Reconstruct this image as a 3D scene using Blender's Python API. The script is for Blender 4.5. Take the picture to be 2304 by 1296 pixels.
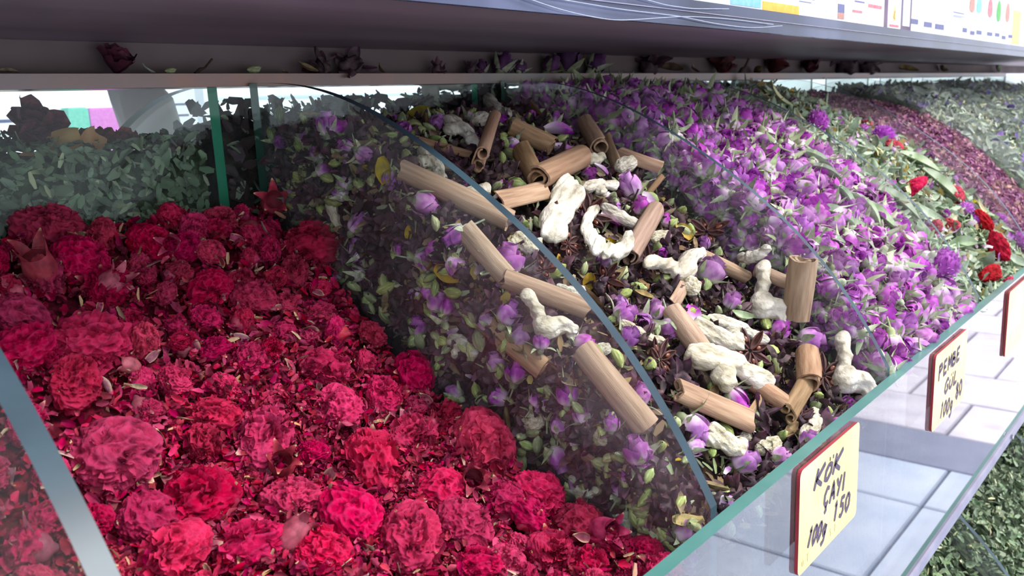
import bpy, bmesh, math, random
import numpy as np
from mathutils import Vector, Matrix, Quaternion

random.seed(11)
RNG = np.random.default_rng(11)
SC = bpy.context.scene
COL = SC.collection
for o in list(bpy.data.objects):
    bpy.data.objects.remove(o)

# ------------------------------------------------------------------ camera
F_PX = 1950.98
YAW, PITCH, ROLL = 0.8625, 0.2071, -0.0437
CAM = np.array([-0.3365, -0.1708, 0.1879])
_fw = np.array([math.sin(YAW)*math.cos(PITCH), math.cos(YAW)*math.cos(PITCH), -math.sin(PITCH)])
_rt = np.array([math.cos(YAW), -math.sin(YAW), 0.0])
_up = np.cross(_rt, _fw)
_r = _rt*math.cos(ROLL) + _up*math.sin(ROLL)
_u = -_rt*math.sin(ROLL) + _up*math.cos(ROLL)
cd = bpy.data.cameras.new('camera')
cam = bpy.data.objects.new('camera', cd)
COL.objects.link(cam)
mw = Matrix(((_r[0], _u[0], -_fw[0], CAM[0]), (_r[1], _u[1], -_fw[1], CAM[1]), (_r[2], _u[2], -_fw[2], CAM[2]), (0, 0, 0, 1)))
cam.matrix_world = mw
cd.sensor_width = 36.0
cd.sensor_fit = 'HORIZONTAL'
cd.lens = F_PX/2304*36
cd.clip_start = 0.01
cd.dof.use_dof = True
cd.dof.focus_distance = 0.50
cd.dof.aperture_fstop = 20.0
SC.camera = cam

# ------------------------------------------------------------------ world, light, exposure
w = bpy.data.worlds.new('overcast_sky')
SC.world = w
w.use_nodes = True
nt = w.node_tree
nt.nodes.clear()
wo = nt.nodes.new('ShaderNodeOutputWorld')
bg = nt.nodes.new('ShaderNodeBackground')
tc = nt.nodes.new('ShaderNodeTexCoord')
sx = nt.nodes.new('ShaderNodeSeparateXYZ')
rp = nt.nodes.new('ShaderNodeValToRGB')
nt.links.new(tc.outputs['Generated'], sx.inputs[0])
nt.links.new(sx.outputs['Z'], rp.inputs[0])
rp.color_ramp.elements[0].position = 0.0
rp.color_ramp.elements[0].color = (0.72, 0.76, 0.86, 1)
rp.color_ramp.elements[1].position = 1.0
rp.color_ramp.elements[1].color = (1.0, 1.02, 1.1, 1)
nt.links.new(rp.outputs[0], bg.inputs[0])
bg.inputs[1].default_value = 1.6
nt.links.new(bg.outputs[0], wo.inputs[0])
sd = bpy.data.lights.new('sun', 'SUN')
sd.energy = 4.0
sd.angle = math.radians(20)
sd.color = (1.0, 0.97, 0.94)
sun = bpy.data.objects.new('sun', sd)
COL.objects.link(sun)
sun.rotation_euler = Vector((-0.33, 0.62, -0.85)).to_track_quat('-Z', 'Y').to_euler()
SC.view_settings.view_transform = 'Standard'
SC.view_settings.look = 'None'
SC.view_settings.exposure = 0.22
SC.view_settings.gamma = 1.0
SC.view_settings.use_curve_mapping = False
SC.cycles.transparent_max_bounces = 32
SC.cycles.max_bounces = 10


def ray(px, py):
    d = _fw*F_PX + _r*(px-1152) - _u*(py-648)
    return CAM.copy(), d/np.linalg.norm(d)


def project(p):
    d = np.asarray(p, float)-CAM
    z = d@_fw
    return 1152+F_PX*(d@_r)/z, 648-F_PX*(d@_u)/z


def on_plane(axis, val, px, py):
    c, d = ray(px, py)
    return c + d*((val-c[axis])/d[axis])


# ------------------------------------------------------------------ materials
def srgb(h):
    h = h.lstrip('#')
    v = [int(h[i:i+2], 16)/255 for i in (0, 2, 4)]
    return tuple(x/12.92 if x <= 0.04045 else ((x+0.055)/1.055)**2.4 for x in v) + (1.0,)


def _ramp(nt, cols):
    r = nt.nodes.new('ShaderNodeValToRGB')
    e = r.color_ramp.elements
    n = len(cols)
    for i, c in enumerate(cols):
        if isinstance(c, tuple) and isinstance(c[0], (int, float)) and isinstance(c[1], str):
            pos, c = c
        else:
            pos = i/max(1, n-1)
        el = e[i] if i < 2 else e.new(pos)
        el.position = pos
        el.color = srgb(c)
    return r


MATS = {}


def mat(name, cols, scale=200.0, stretch=(1, 1, 1), tip=None, tip_range=(0.0, 1.0), hue=0.0, sat=0.0, val=0.25, rough=0.8, spec=0.25,
        bump=0.0, bump_scale=None, trans=0.0, detail=4.0, metallic=0.0, coat=0.0, bump_dist=0.001):
    m = bpy.data.materials.new(name)
    m.use_nodes = True
    nt = m.node_tree
    N, L = nt.nodes, nt.links
    bs = N['Principled BSDF']
    out = N['Material Output']
    tc = N.new('ShaderNodeTexCoord')
    mp = N.new('ShaderNodeMapping')
    L.new(tc.outputs['Object'], mp.inputs[0])
    mp.inputs['Scale'].default_value = stretch
    no = N.new('ShaderNodeTexNoise')
    no.inputs['Scale'].default_value = scale
    no.inputs['Detail'].default_value = detail
    L.new(mp.outputs[0], no.inputs['Vector'])
    mr = N.new('ShaderNodeMapRange')
    mr.inputs[1].default_value = 0.3
    mr.inputs[2].default_value = 0.7
    L.new(no.outputs['Fac'], mr.inputs[0])
    rp = _ramp(nt, cols)
    L.new(mr.outputs[0], rp.inputs[0])
    c = rp.outputs[0]
    if tip:
        at = N.new('ShaderNodeAttribute')
        at.attribute_name = 'tip'
        m2 = N.new('ShaderNodeMapRange')
        m2.inputs[1].default_value = tip_range[0]
        m2.inputs[2].default_value = tip_range[1]
        L.new(at.outputs['Fac'], m2.inputs[0])
        mx = N.new('ShaderNodeMix')
        mx.data_type = 'RGBA'
        L.new(m2.outputs[0], mx.inputs[0])
        L.new(c, mx.inputs[6])
        mx.inputs[7].default_value = srgb(tip)
        c = mx.outputs[2]
    oi = N.new('ShaderNodeObjectInfo')
    ar = N.new('ShaderNodeAttribute')
    ar.attribute_name = 'rnd'
    ad = N.new('ShaderNodeMath')
    ad.operation = 'ADD'
    L.new(oi.outputs['Random'], ad.inputs[0])
    L.new(ar.outputs['Fac'], ad.inputs[1])
    fr = N.new('ShaderNodeMath')
    fr.operation = 'FRACT'
    L.new(ad.outputs[0], fr.inputs[0])
    hs = N.new('ShaderNodeHueSaturation')

    def mapr(a, b, k):
        # decorrelated random numbers from the one seed
        mu = N.new('ShaderNodeMath')
        mu.operation = 'MULTIPLY'
        mu.inputs[1].default_value = k
        L.new(fr.outputs[0], mu.inputs[0])
        f2 = N.new('ShaderNodeMath')
        f2.operation = 'FRACT'
        L.new(mu.outputs[0], f2.inputs[0])
        q = N.new('ShaderNodeMapRange')
        q.inputs[3].default_value = a
        q.inputs[4].default_value = b
        L.new(f2.outputs[0], q.inputs[0])
        return q.outputs[0]
    L.new(mapr(0.5-hue, 0.5+hue, 1.0), hs.inputs['Hue'])
    L.new(mapr(1-sat, 1+sat*0.4, 7.13), hs.inputs['Saturation'])
    L.new(mapr(1-val, 1+val, 17.7), hs.inputs['Value'])
    L.new(c, hs.inputs['Color'])
    L.new(hs.outputs[0], bs.inputs['Base Color'])
    bs.inputs['Roughness'].default_value = rough
    bs.inputs['Specular IOR Level'].default_value = spec
    bs.inputs['Metallic'].default_value = metallic
    bs.inputs['Coat Weight'].default_value = coat
    bs.inputs['Coat Roughness'].default_value = 0.06
    if bump:
        nb = N.new('ShaderNodeTexNoise')
        nb.inputs['Scale'].default_value = bump_scale or scale*3
        nb.inputs['Detail'].default_value = 6
        L.new(mp.outputs[0], nb.inputs['Vector'])
        bp = N.new('ShaderNodeBump')
        bp.inputs['Strength'].default_value = bump
        bp.inputs['Distance'].default_value = bump_dist
        L.new(nb.outputs['Fac'], bp.inputs['Height'])
        L.new(bp.outputs[0], bs.inputs['Normal'])
    if trans:
        tl = N.new('ShaderNodeBsdfTranslucent')
        L.new(hs.outputs[0], tl.inputs[0])
        ms = N.new('ShaderNodeMixShader')
        ms.inputs[0].default_value = trans
        L.new(bs.outputs[0], ms.inputs[1])
        L.new(tl.outputs[0], ms.inputs[2])
        L.new(ms.outputs[0], out.inputs[0])
    MATS[name] = m
    return m


def pane_mat(name, tint, dust, dust_col, ior=1.45, gloss_gain=1.0, rough=0.02):
    """clear acrylic sheet: see-through, Fresnel gloss, a film of dust"""
    m = bpy.data.materials.new(name)
    m.use_nodes = True
    nt = m.node_tree
    N, L = nt.nodes, nt.links
    N.remove(N['Principled BSDF'])
    out = N['Material Output']
    tr = N.new('ShaderNodeBsdfTransparent')
    tr.inputs[0].default_value = tint
    df = N.new('ShaderNodeBsdfDiffuse')
    df.inputs[0].default_value = dust_col
    tlc = N.new('ShaderNodeBsdfTranslucent')
    tlc.inputs[0].default_value = dust_col
    md = N.new('ShaderNodeMixShader')
    md.inputs[0].default_value = 0.5
    L.new(df.outputs[0], md.inputs[1])
    L.new(tlc.outputs[0], md.inputs[2])
    tc = N.new('ShaderNodeTexCoord')
    no = N.new('ShaderNodeTexNoise')
    no.inputs['Scale'].default_value = 22
    no.inputs['Detail'].default_value = 5
    L.new(tc.outputs['Object'], no.inputs['Vector'])
    mr = N.new('ShaderNodeMapRange')
    mr.inputs[1].default_value = 0.3
    mr.inputs[2].default_value = 0.75
    mr.inputs[3].default_value = dust*0.35
    mr.inputs[4].default_value = dust*1.8
    L.new(no.outputs['Fac'], mr.inputs[0])
    m1 = N.new('ShaderNodeMixShader')
    L.new(mr.outputs[0], m1.inputs[0])
    L.new(tr.outputs[0], m1.inputs[1])
    L.new(md.outputs[0], m1.inputs[2])
    gl = N.new('ShaderNodeBsdfGlossy')
    gl.inputs['Roughness'].default_value = rough
    fz = N.new('ShaderNodeFresnel')
    fz.inputs[0].default_value = ior
    ge = N.new('ShaderNodeNewGeometry')
    ab = N.new('ShaderNodeMix')      # face the normal towards the viewer so both sides reflect alike
    ab.data_type = 'FLOAT'
    mu = N.new('ShaderNodeMath')
    mu.operation = 'MULTIPLY'
    mu.use_clamp = True
    mu.inputs[1].default_value = gloss_gain
    # Schlick from the facing ratio: the same for front and back faces of the sheet
    lw = N.new('ShaderNodeLayerWeight')
    lw.inputs[0].default_value = 0.5
    pw = N.new('ShaderNodeMath')
    pw.operation = 'POWER'
    pw.inputs[1].default_value = 5.0
    L.new(lw.outputs['Facing'], pw.inputs[0])
    sc = N.new('ShaderNodeMapRange')
    r0 = ((ior-1)/(ior+1))**2
    sc.inputs[3].default_value = r0
    sc.inputs[4].default_value = 1.0
    L.new(pw.outputs[0], sc.inputs[0])
    L.new(sc.outputs[0], mu.inputs[0])
    N.remove(fz)
    N.remove(ge)
    N.remove(ab)
    m2 = N.new('ShaderNodeMixShader')
    L.new(mu.outputs[0], m2.inputs[0])
    L.new(m1.outputs[0], m2.inputs[1])
    L.new(gl.outputs[0], m2.inputs[2])
    L.new(m2.outputs[0], out.inputs[0])
    MATS[name] = m
    return m


pane_mat('acrylic_pane', (0.95, 0.97, 0.96, 1), 0.035, (0.62, 0.6, 0.66, 1), gloss_gain=0.8)
pane_mat('dusty_pane', (0.93, 0.95, 0.94, 1), 0.09, (0.62, 0.64, 0.64, 1), gloss_gain=0.8)
pane_mat('front_acrylic', (0.80, 0.84, 0.86, 1), 0.08, (0.7, 0.7, 0.75, 1), gloss_gain=2.0, rough=0.012)
pane_mat('back_acrylic', (0.9, 0.96, 0.94, 1), 0.02, (0.5, 0.52, 0.52, 1), gloss_gain=0.5)
mat('acrylic_edge', ['#22313a', '#324651'], scale=30, val=0, rough=0.3, spec=0.22)
mat('front_edge', ['#3c6e68', '#55827b'], scale=14, val=0, rough=0.25, spec=0.5, coat=0.1)
mat('back_edge', ['#123d2f', '#1d5a45'], scale=30, val=0, rough=0.2, spec=0.6)
mat('rear_edge', ['#1f7a5c', '#2f9a76'], scale=30, val=0, rough=0.2, spec=0.5)
mat('base_strip', ['#77748a', '#8f8ca0'], scale=40, val=0, rough=0.35, spec=0.5)
mat('shelf_laminate', ['#4a4044', '#6b5e64', '#82737b'], scale=5, stretch=(0.35, 2.2, 1), val=0, rough=0.42, spec=0.4, bump=0.05)
mat('rear_board', ['#594f4d', '#6d615f'], scale=12, val=0, rough=0.7)
mat('ledge_acrylic', ['#6f6a6c', '#9c7a68', '#7e7874', '#988b74'], scale=6, stretch=(1, 0.1, 0.1), val=0, rough=0.3, spec=0.5)
mat('shelf_strip', ['#1f2536', '#363d54', '#565c76'], scale=7, stretch=(1, 1, 0.2), val=0, rough=0.14, spec=0.4)
mat('wire', ['#8b94a8', '#a2aabb'], val=0, rough=0.4)
mat('steel', ['#c5c8d2', '#e2e4ea'], val=0, rough=0.15, metallic=1.0)

# flowers and herbs
mat('red_petal', ['#4e041e', '#920a36', '#ae1244', '#be2456'], scale=2.5, tip='#bc3462', tip_range=(0.6, 1.6), hue=0.006, sat=0.06, val=0.24, rough=0.9, spec=0.05, trans=0.1, bump=0.7, bump_scale=16, bump_dist=0.0007)
mat('red_calyx', ['#6a1432', '#93243f', '#a83a58'], scale=2.5, tip='#b8966c', tip_range=(0.82, 1.0), hue=0.012, sat=0.2, val=0.3, rough=0.6, spec=0.3)
mat('red_crumb', ['#560422', '#920c38', '#ae204a'], scale=100, tip='#b84068', tip_range=(0.6, 1.8), hue=0.012, sat=0.12, val=0.45, rough=0.9, spec=0.05, trans=0.12)
mat('sepal_curl', ['#7a2440', '#9a3c56', '#a8566a'], scale=3, tip='#c4a47c', tip_range=(0.45, 1.0), hue=0.012, sat=0.3, val=0.3, rough=0.75, trans=0.15)
mat('cream_scrap', ['#8a6a4c', '#b8996f', '#b0706c'], scale=150, hue=0.03, sat=0.3, val=0.35, rough=0.8, trans=0.15)
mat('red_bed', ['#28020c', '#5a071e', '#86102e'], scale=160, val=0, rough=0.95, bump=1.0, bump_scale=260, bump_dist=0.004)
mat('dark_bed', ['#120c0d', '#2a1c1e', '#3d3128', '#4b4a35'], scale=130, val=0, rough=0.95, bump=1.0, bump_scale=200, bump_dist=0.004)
mat('rose_petal', ['#84308e', '#ac50ae', '#cc86c6'], scale=2.5, tip='#f0e2e8', tip_range=(0.3, 0.95), hue=0.02, sat=0.3, val=0.2, rough=0.6, spec=0.3, trans=0.2)
mat('rose_green', ['#707e58', '#949f79', '#b4bb9e'], scale=3.5, hue=0.02, sat=0.3, val=0.3, rough=0.75, trans=0.12)
mat('rose_bed', ['#3a2440', '#5b3a63', '#5f6a4c', '#4a5038'], scale=110, val=0, rough=0.95, bump=1.0, bump_scale=200, bump_dist=0.004)
mat('cinnamon', ['#7c604a', '#927358', '#a08266', '#ab8e72'], scale=1.6, stretch=(3, 3, 0.9), hue=0.01, sat=0.25, val=0.2, rough=0.75, spec=0.2, bump=0.5, bump_scale=9, bump_dist=0.0005)
mat('ginger', ['#6a624c', '#a89f88', '#c2baa4', '#d0c9b8', '#dad5c8'], scale=4, stretch=(0.7, 1.3, 1.3), hue=0.008, sat=0.3, val=0.08, rough=0.9, spec=0.1, bump=1.0, bump_scale=11, bump_dist=0.0018, detail=8)
mat('anise', ['#33191a', '#4f2a26', '#6d3b31'], scale=5, hue=0.012, sat=0.2, val=0.25, rough=0.6, spec=0.35, bump=0.4, bump_scale=14, bump_dist=0.0005)
mat('anise_seed', ['#5a2c1c', '#7a4128'], scale=4, val=0.2, rough=0.25, spec=0.6)
mat('pod', ['#6f7a42', '#8e9a5c', '#b3ba85'], scale=2, stretch=(5, 5, 0.6), hue=0.02, sat=0.3, val=0.3, rough=0.7)
mat('hibiscus', ['#2a1c22', '#443036', '#5c4648'], scale=3.5, tip='#643450', tip_range=(0.5, 1.4), hue=0.03, sat=0.3, val=0.4, rough=0.65, spec=0.3, trans=0.05)
mat('yellow_petal', ['#86701c', '#b0942a', '#7c763a'], scale=3, hue=0.02, sat=0.3, val=0.3, rough=0.7, trans=0.2)
mat('bark_leaf', ['#5a4632', '#7d6648', '#8f8058'], scale=3.5, hue=0.02, sat=0.3, val=0.35, rough=0.8)
mat('herb_leaf', ['#778c68', '#9caf8e', '#bccab0'], scale=3, hue=0.025, sat=0.35, val=0.25, rough=0.8, trans=0.15, bump=0.3, bump_scale=12, bump_dist=0.0006)
mat('herb_pale', ['#b5ab76', '#d2c99c', '#bac29a'], scale=3, hue=0.03, sat=0.3, val=0.25, rough=0.8, trans=0.15)
mat('herb_bed', ['#2c3527', '#4c5a40', '#6b7a5a'], scale=140, val=0, rough=0.95, bump=1.0, bump_scale=220, bump_dist=0.004)
mat('cockscomb', ['#7c0c28', '#a01434', '#b82c4c'], scale=5, hue=0.012, sat=0.2, val=0.25, rough=0.9, bump=0.5, bump_scale=20, bump_dist=0.0006)
mat('amaranth', ['#842f8c', '#a548ac', '#bf6cc2'], scale=4, tip='#d9b6dc', tip_range=(0.4, 1.6), hue=0.02, sat=0.2, val=0.2, rough=0.65, trans=0.15)
mat('petal_crumb', ['#74426a', '#985a84', '#ae7e88', '#b89a88'], scale=60, hue=0.03, sat=0.25, val=0.35, rough=0.8, trans=0.15)
mat('petal_bed', ['#2c1526', '#54284a', '#6a3f4c'], scale=200, val=0, rough=0.95, bump=1.0, bump_scale=300, bump_dist=0.003)
mat('grey_herb', ['#828e7e', '#a4ae9c', '#bcc4b4'], scale=3, hue=0.04, sat=0.4, val=0.3, rough=0.8, trans=0.15)
mat('lavender_bit', ['#4c3a70', '#6b55a0', '#8f7cb8'], scale=3, hue=0.03, sat=0.3, val=0.3, rough=0.8)
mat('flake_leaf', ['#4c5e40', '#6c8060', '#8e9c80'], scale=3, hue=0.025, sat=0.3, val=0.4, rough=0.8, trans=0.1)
mat('flake_bed', ['#161d12', '#2b3723', '#3f4d34'], scale=180, val=0, rough=0.95, bump=1.0, bump_scale=260, bump_dist=0.003)
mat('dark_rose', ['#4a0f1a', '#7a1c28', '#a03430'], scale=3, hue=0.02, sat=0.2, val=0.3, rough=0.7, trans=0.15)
mat('shaded_rose', ['#22080e', '#42101a', '#561820'], scale=3, hue=0.02, sat=0.2, val=0.25, rough=0.7)  # rose colour darkened to carry the shade under the shelf
mat('shaded_bud', ['#32153a', '#4c2350', '#5e3560'], scale=3, hue=0.02, sat=0.2, val=0.25, rough=0.6)  # rosebud colour with the under-shelf shade put into it
mat('apricot_petal', ['#c98a58', '#dba878'], scale=2, hue=0.02, val=0.15, rough=0.7, trans=0.2)
mat('orange_peel', ['#a85a22', '#c9772e'], scale=5, tip='#d9cda4', tip_range=(0.4, 0.6), val=0.1, rough=0.7, bump=0.5, bump_scale=25, bump_dist=0.0004)
mat('stem_dark', ['#2c241c', '#453a2a'], scale=4, val=0.2, rough=0.85)

# packaging, tags, street
mat('tag_card', ['#dcc670', '#e4d184', '#eadb98'], scale=18, val=0, rough=0.35, spec=0.4, coat=0.15)
mat('tag_edge', ['#7c1f2c', '#94303c'], scale=50, val=0, rough=0.5)
mat('marker_ink', ['#4a3f52', '#5a4f62'], scale=300, val=0, rough=0.6)
mat('faint_print', ['#a59a78', '#b5a988'], scale=300, val=0, rough=0.6)
mat('carton_white', ['#e9eef4', '#f2f5f8'], scale=8, val=0.0, rough=0.5)
mat('carton_gap', ['#5b4a5f', '#7d6c80'], scale=20, val=0.1, rough=0.6)  # colour of the dark gaps between cartons, put on filler blocks
mat('print_orange', ['#e2a23a', '#eab458'], val=0, rough=0.5)
mat('print_blue', ['#6fa8d8', '#86b8e0'], val=0, rough=0.5)
mat('print_grey', ['#5c5f84', '#6c6f92'], val=0, rough=0.5)
mat('print_brown', ['#a87a70', '#b98e80'], val=0, rough=0.5)
mat('print_red', ['#c8606a', '#d4868c'], val=0, rough=0.5)
mat('print_green', ['#4f9a50', '#63ab62'], val=0, rough=0.5)
mat('print_yellow', ['#e6cf70', '#ecd98c'], val=0, rough=0.5)
mat('print_pale', ['#bcd2dc', '#cadbe2'], val=0, rough=0.5)
mat('teal_paper', ['#6fc0ae', '#86cfbf'], val=0, rough=0.6)
mat('pink_paper', ['#cf78c8', '#dc92d4'], val=0, rough=0.6)
mat('bag_film', ['#d2cecb', '#e4e0dc'], scale=14, val=0, rough=0.3, trans=0.6)
mat('peach_card', ['#d8b49a', '#e4c6ae'], val=0, rough=0.6)
mat('slab', ['#a4b0c6', '#b6c0d2', '#c4ccda'], scale=5, val=0.04, rough=0.7)
mat('kerb', ['#767a90', '#868a9e'], scale=6, val=0.03, rough=0.8)
mat('paver', ['#bfb8c6', '#cfc9d4', '#dad6de'], scale=8, val=0.06, rough=0.8)
mat('ground_joint', ['#5d5d6b', '#6c6c78'], scale=20, val=0, rough=0.9)


# ------------------------------------------------------------------ mesh builder
class MB:
    def __init__(s):
        s.v, s.f, s.m, s.t, s.n = [], [], [], [], 0

    def grid(s, P, tip=None, mi=0, close_u=False, close_v=False, flip=False):
        P = np.asarray(P, float)
        nu, nv = P.shape[:2]
        s.v.append(P.reshape(-1, 3))
        s.t.append((np.zeros(nu*nv) if tip is None else np.broadcast_to(tip, (nu, nv)).reshape(-1)).astype(float))
        b = s.n
        for i in range(nu if close_u else nu-1):
            for j in range(nv if close_v else nv-1):
                a, c = b+i*nv+j, b+((i+1) % nu)*nv+j
                d, e = b+((i+1) % nu)*nv+(j+1) % nv, b+i*nv+(j+1) % nv
                s.f.append((a, e, d, c) if flip else (a, c, d, e))
                s.m.append(mi)
        s.n += nu*nv
        return s

    def poly(s, V, F, mi=0, tip=0.0):
        V = np.asarray(V, float)
        s.v.append(V)
        s.t.append(np.full(len(V), tip) if np.isscalar(tip) else np.asarray(tip, float))
        for f in F:
            s.f.append(tuple(i+s.n for i in f))
            s.m.append(mi)
        s.n += len(V)
        return s

    def box(s, lo, hi, mi=0, mside=None):
        x0, y0, z0 = lo
        x1, y1, z1 = hi
        V = [(x0, y0, z0), (x1, y0, z0), (x1, y1, z0), (x0, y1, z0), (x0, y0, z1), (x1, y0, z1), (x1, y1, z1), (x0, y1, z1)]
        F = [(0, 3, 2, 1), (4, 5, 6, 7), (0, 1, 5, 4), (2, 3, 7, 6), (1, 2, 6, 5), (3, 0, 4, 7)]
        b = len(s.m)
        s.poly(V, F, mi)
        if mside is not None:
            for k, q in enumerate(mside):
                s.m[b+k] = q
        return s

    def xf(s, M):
        R = np.array(M.to_3x3())
        T = np.array(M.translation)
        s.v = [a@R.T + T for a in s.v]
        return s

    def add(s, o):
        for a, t in zip(o.v, o.t):
            s.v.append(a)
            s.t.append(t)
        s.f += [tuple(i+s.n for i in f) for f in o.f]
        s.m += o.m
        s.n += o.n
        return s

    def arrays(s):
        return np.concatenate(s.v), s.f, s.m, np.concatenate(s.t)

    def mesh(s, name, mats, smooth=True, rnd=None):
        V, F, Mi, T = s.arrays()
        return make_mesh(name, V, F, Mi, T, mats, smooth, rnd)


def make_mesh(name, V, F, Mi, T, mats, smooth=True, rnd=None):
    me = bpy.data.meshes.new(name)
    me.from_pydata(np.asarray(V).tolist() if len(V) < 5 else np.asarray(V), [], F) if not isinstance(F, np.ndarray) else _fast(me, V, F)
    if smooth:
        me.polygons.foreach_set('use_smooth', np.ones(len(me.polygons), bool))
    me.polygons.foreach_set('material_index', np.asarray(Mi, np.int32))
    a = me.attributes.new('tip', 'FLOAT', 'POINT')
    a.data.foreach_set('value', np.asarray(T, np.float32))
    if rnd is not None:
        a = me.attributes.new('rnd', 'FLOAT', 'POINT')
        a.data.foreach_set('value', np.asarray(rnd, np.float32))
    for m in mats:
        me.materials.append(MATS[m])
    me.update()
    return me


def _fast(me, V, F):
    n, k = F.shape
    me.vertices.add(len(V))
    me.vertices.foreach_set('co', np.asarray(V, np.float32).ravel())
    me.loops.add(n*k)
    me.loops.foreach_set('vertex_index', F.astype(np.int32).ravel())
    me.polygons.add(n)
    me.polygons.foreach_set('loop_start', np.arange(0, n*k, k, dtype=np.int32))
    me.update(calc_edges=True)


def obj(name, me, parent=None, M=None):
    o = bpy.data.objects.new(name, me)
    COL.objects.link(o)
    if parent is not None:
        o.parent = parent
    if M is not None:
        o.matrix_basis = M
    return o


def tag(o, label, cat=None, group=None, kind=None):
    o['label'] = label
    if cat:
        o['category'] = cat
    if group:
        o['group'] = group
    if kind:
        o['kind'] = kind
    return o


def empty(name, M=None):
    o = bpy.data.objects.new(name, None)
    o.empty_display_size = 0.01
    COL.objects.link(o)
    if M is not None:
        o.matrix_basis = M
    return o


class Noise:
    """sum of random sine waves, vectorised"""
    def __init__(s, seed, n=7):
        g = np.random.default_rng(seed)
        d = g.normal(size=(n, 3))
        s.d = d/np.linalg.norm(d, axis=1)[:, None]*g.uniform(0.7, 1.4, (n, 1))
        s.p = g.uniform(0, 6.28, n)

    def __call__(s, P, f=1.0):
        return np.sin(np.asarray(P)@s.d.T*f*2.2 + s.p).mean(-1)*1.6

    def ridge(s, P, f=1.0):
        return 1-np.abs(s(P, f))*2


def petal(L=1, W=0.5, shape=(0.3, 1.0, 0.6), curl=0.6, cup=0.3, wave=0.0, wf=3.0, nu=5, nv=5, ph=0.0, twist=0.0, curl0=0.0):
    """petal or leaf surface: grows along +Y from the origin, faces +Z. shape = width at base, middle, tip"""
    u = np.linspace(0, 1, nu)[:, None]
    v = np.linspace(-1, 1, nv)[None, :]
    a, b, c = shape
    wd = W*0.5*(a*(1-u)**2 + 2*(2*b-0.5*(a+c))*u*(1-u) + c*u**2)
    th = curl0 + curl*np.linspace(0, 1, nu)
    y = np.concatenate([[0], np.cumsum(np.cos(th[:-1]))])/(nu-1)*L
    z = np.concatenate([[0], np.cumsum(np.sin(th[:-1]))])/(nu-1)*L
    ny, nz = -np.sin(th)[:, None], np.cos(th)[:, None]
    off = cup*wd*v**2 + wave*W*np.sin(v*wf+ph+u*2)*u
    x = wd*v*(1-0.25*abs(cup)*v**2)
    tw = twist*u
    x2, o2 = x*np.cos(tw)-off*np.sin(tw), x*np.sin(tw)+off*np.cos(tw)
    P = np.stack([x2, y[:, None]+o2*ny, z[:, None]+o2*nz], -1)
    return P, np.broadcast_to(u, (nu, nv))


def rot(ax, a):
    return Matrix.Rotation(a, 4, ax)


def add_petal(mb, M, mi=0, tipmul=1.0, **k):
    P, t = petal(**k)
    R = np.array(M.to_3x3())
    P = P@R.T + np.array(M.translation)
    mb.grid(P, t*tipmul, mi)


def ico(sub):
    bm = bmesh.new()
    bmesh.ops.create_icosphere(bm, subdivisions=sub, radius=1)
    V = np.array([v.co[:] for v in bm.verts])
    F = [tuple(v.index for v in f.verts) for f in bm.faces]
    bm.free()
    return V, F


ICO = {k: ico(k) for k in (1, 2, 3, 4, 5, 6)}


def lathe(prof, n=10, mb=None, mi=0, tip=None, wob=None):
    """prof: list of (r, z)"""
    a = np.linspace(0, 2*math.pi, n, endpoint=False)
    P = np.array([[(r*math.cos(t)*(1 if wob is None else 1+wob*math.sin(3*t)), r*math.sin(t), z) for t in a] for r, z in prof])
    mb = mb or MB()
    mb.grid(P, None if tip is None else np.array(tip)[:, None], mi, close_v=True, flip=True)
    return mb


def tube(pts, rad, n=6, mb=None, mi=0, caps=True):
    pts = [Vector(p) for p in pts]
    mb = mb or MB()
    rings = []
    up = Vector((0.13, 0.2, 1)).normalized()
    for i, p in enumerate(pts):
        d = (pts[min(i+1, len(pts)-1)]-pts[max(i-1, 0)]).normalized()
        x = d.cross(up)
        if x.length < 1e-3:
            x = d.cross(Vector((1, 0, 0)))
        x.normalize()
        y = x.cross(d)
        r = rad[i] if hasattr(rad, '__len__') else rad
        rings.append([p + (x*math.cos(t)+y*math.sin(t))*r for t in np.linspace(0, 2*math.pi, n, endpoint=False)])
    P = np.array([[q[:] for q in r] for r in rings])
    mb.grid(P, None, mi, close_v=True)
    if caps:
        for k in (0, -1):
            V = P[k]
            mb.poly(np.vstack([V, V.mean(0)]), [(i, (i+1) % n, n) if k else ((i+1) % n, i, n) for i in range(n)], mi)
    return mb


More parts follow.
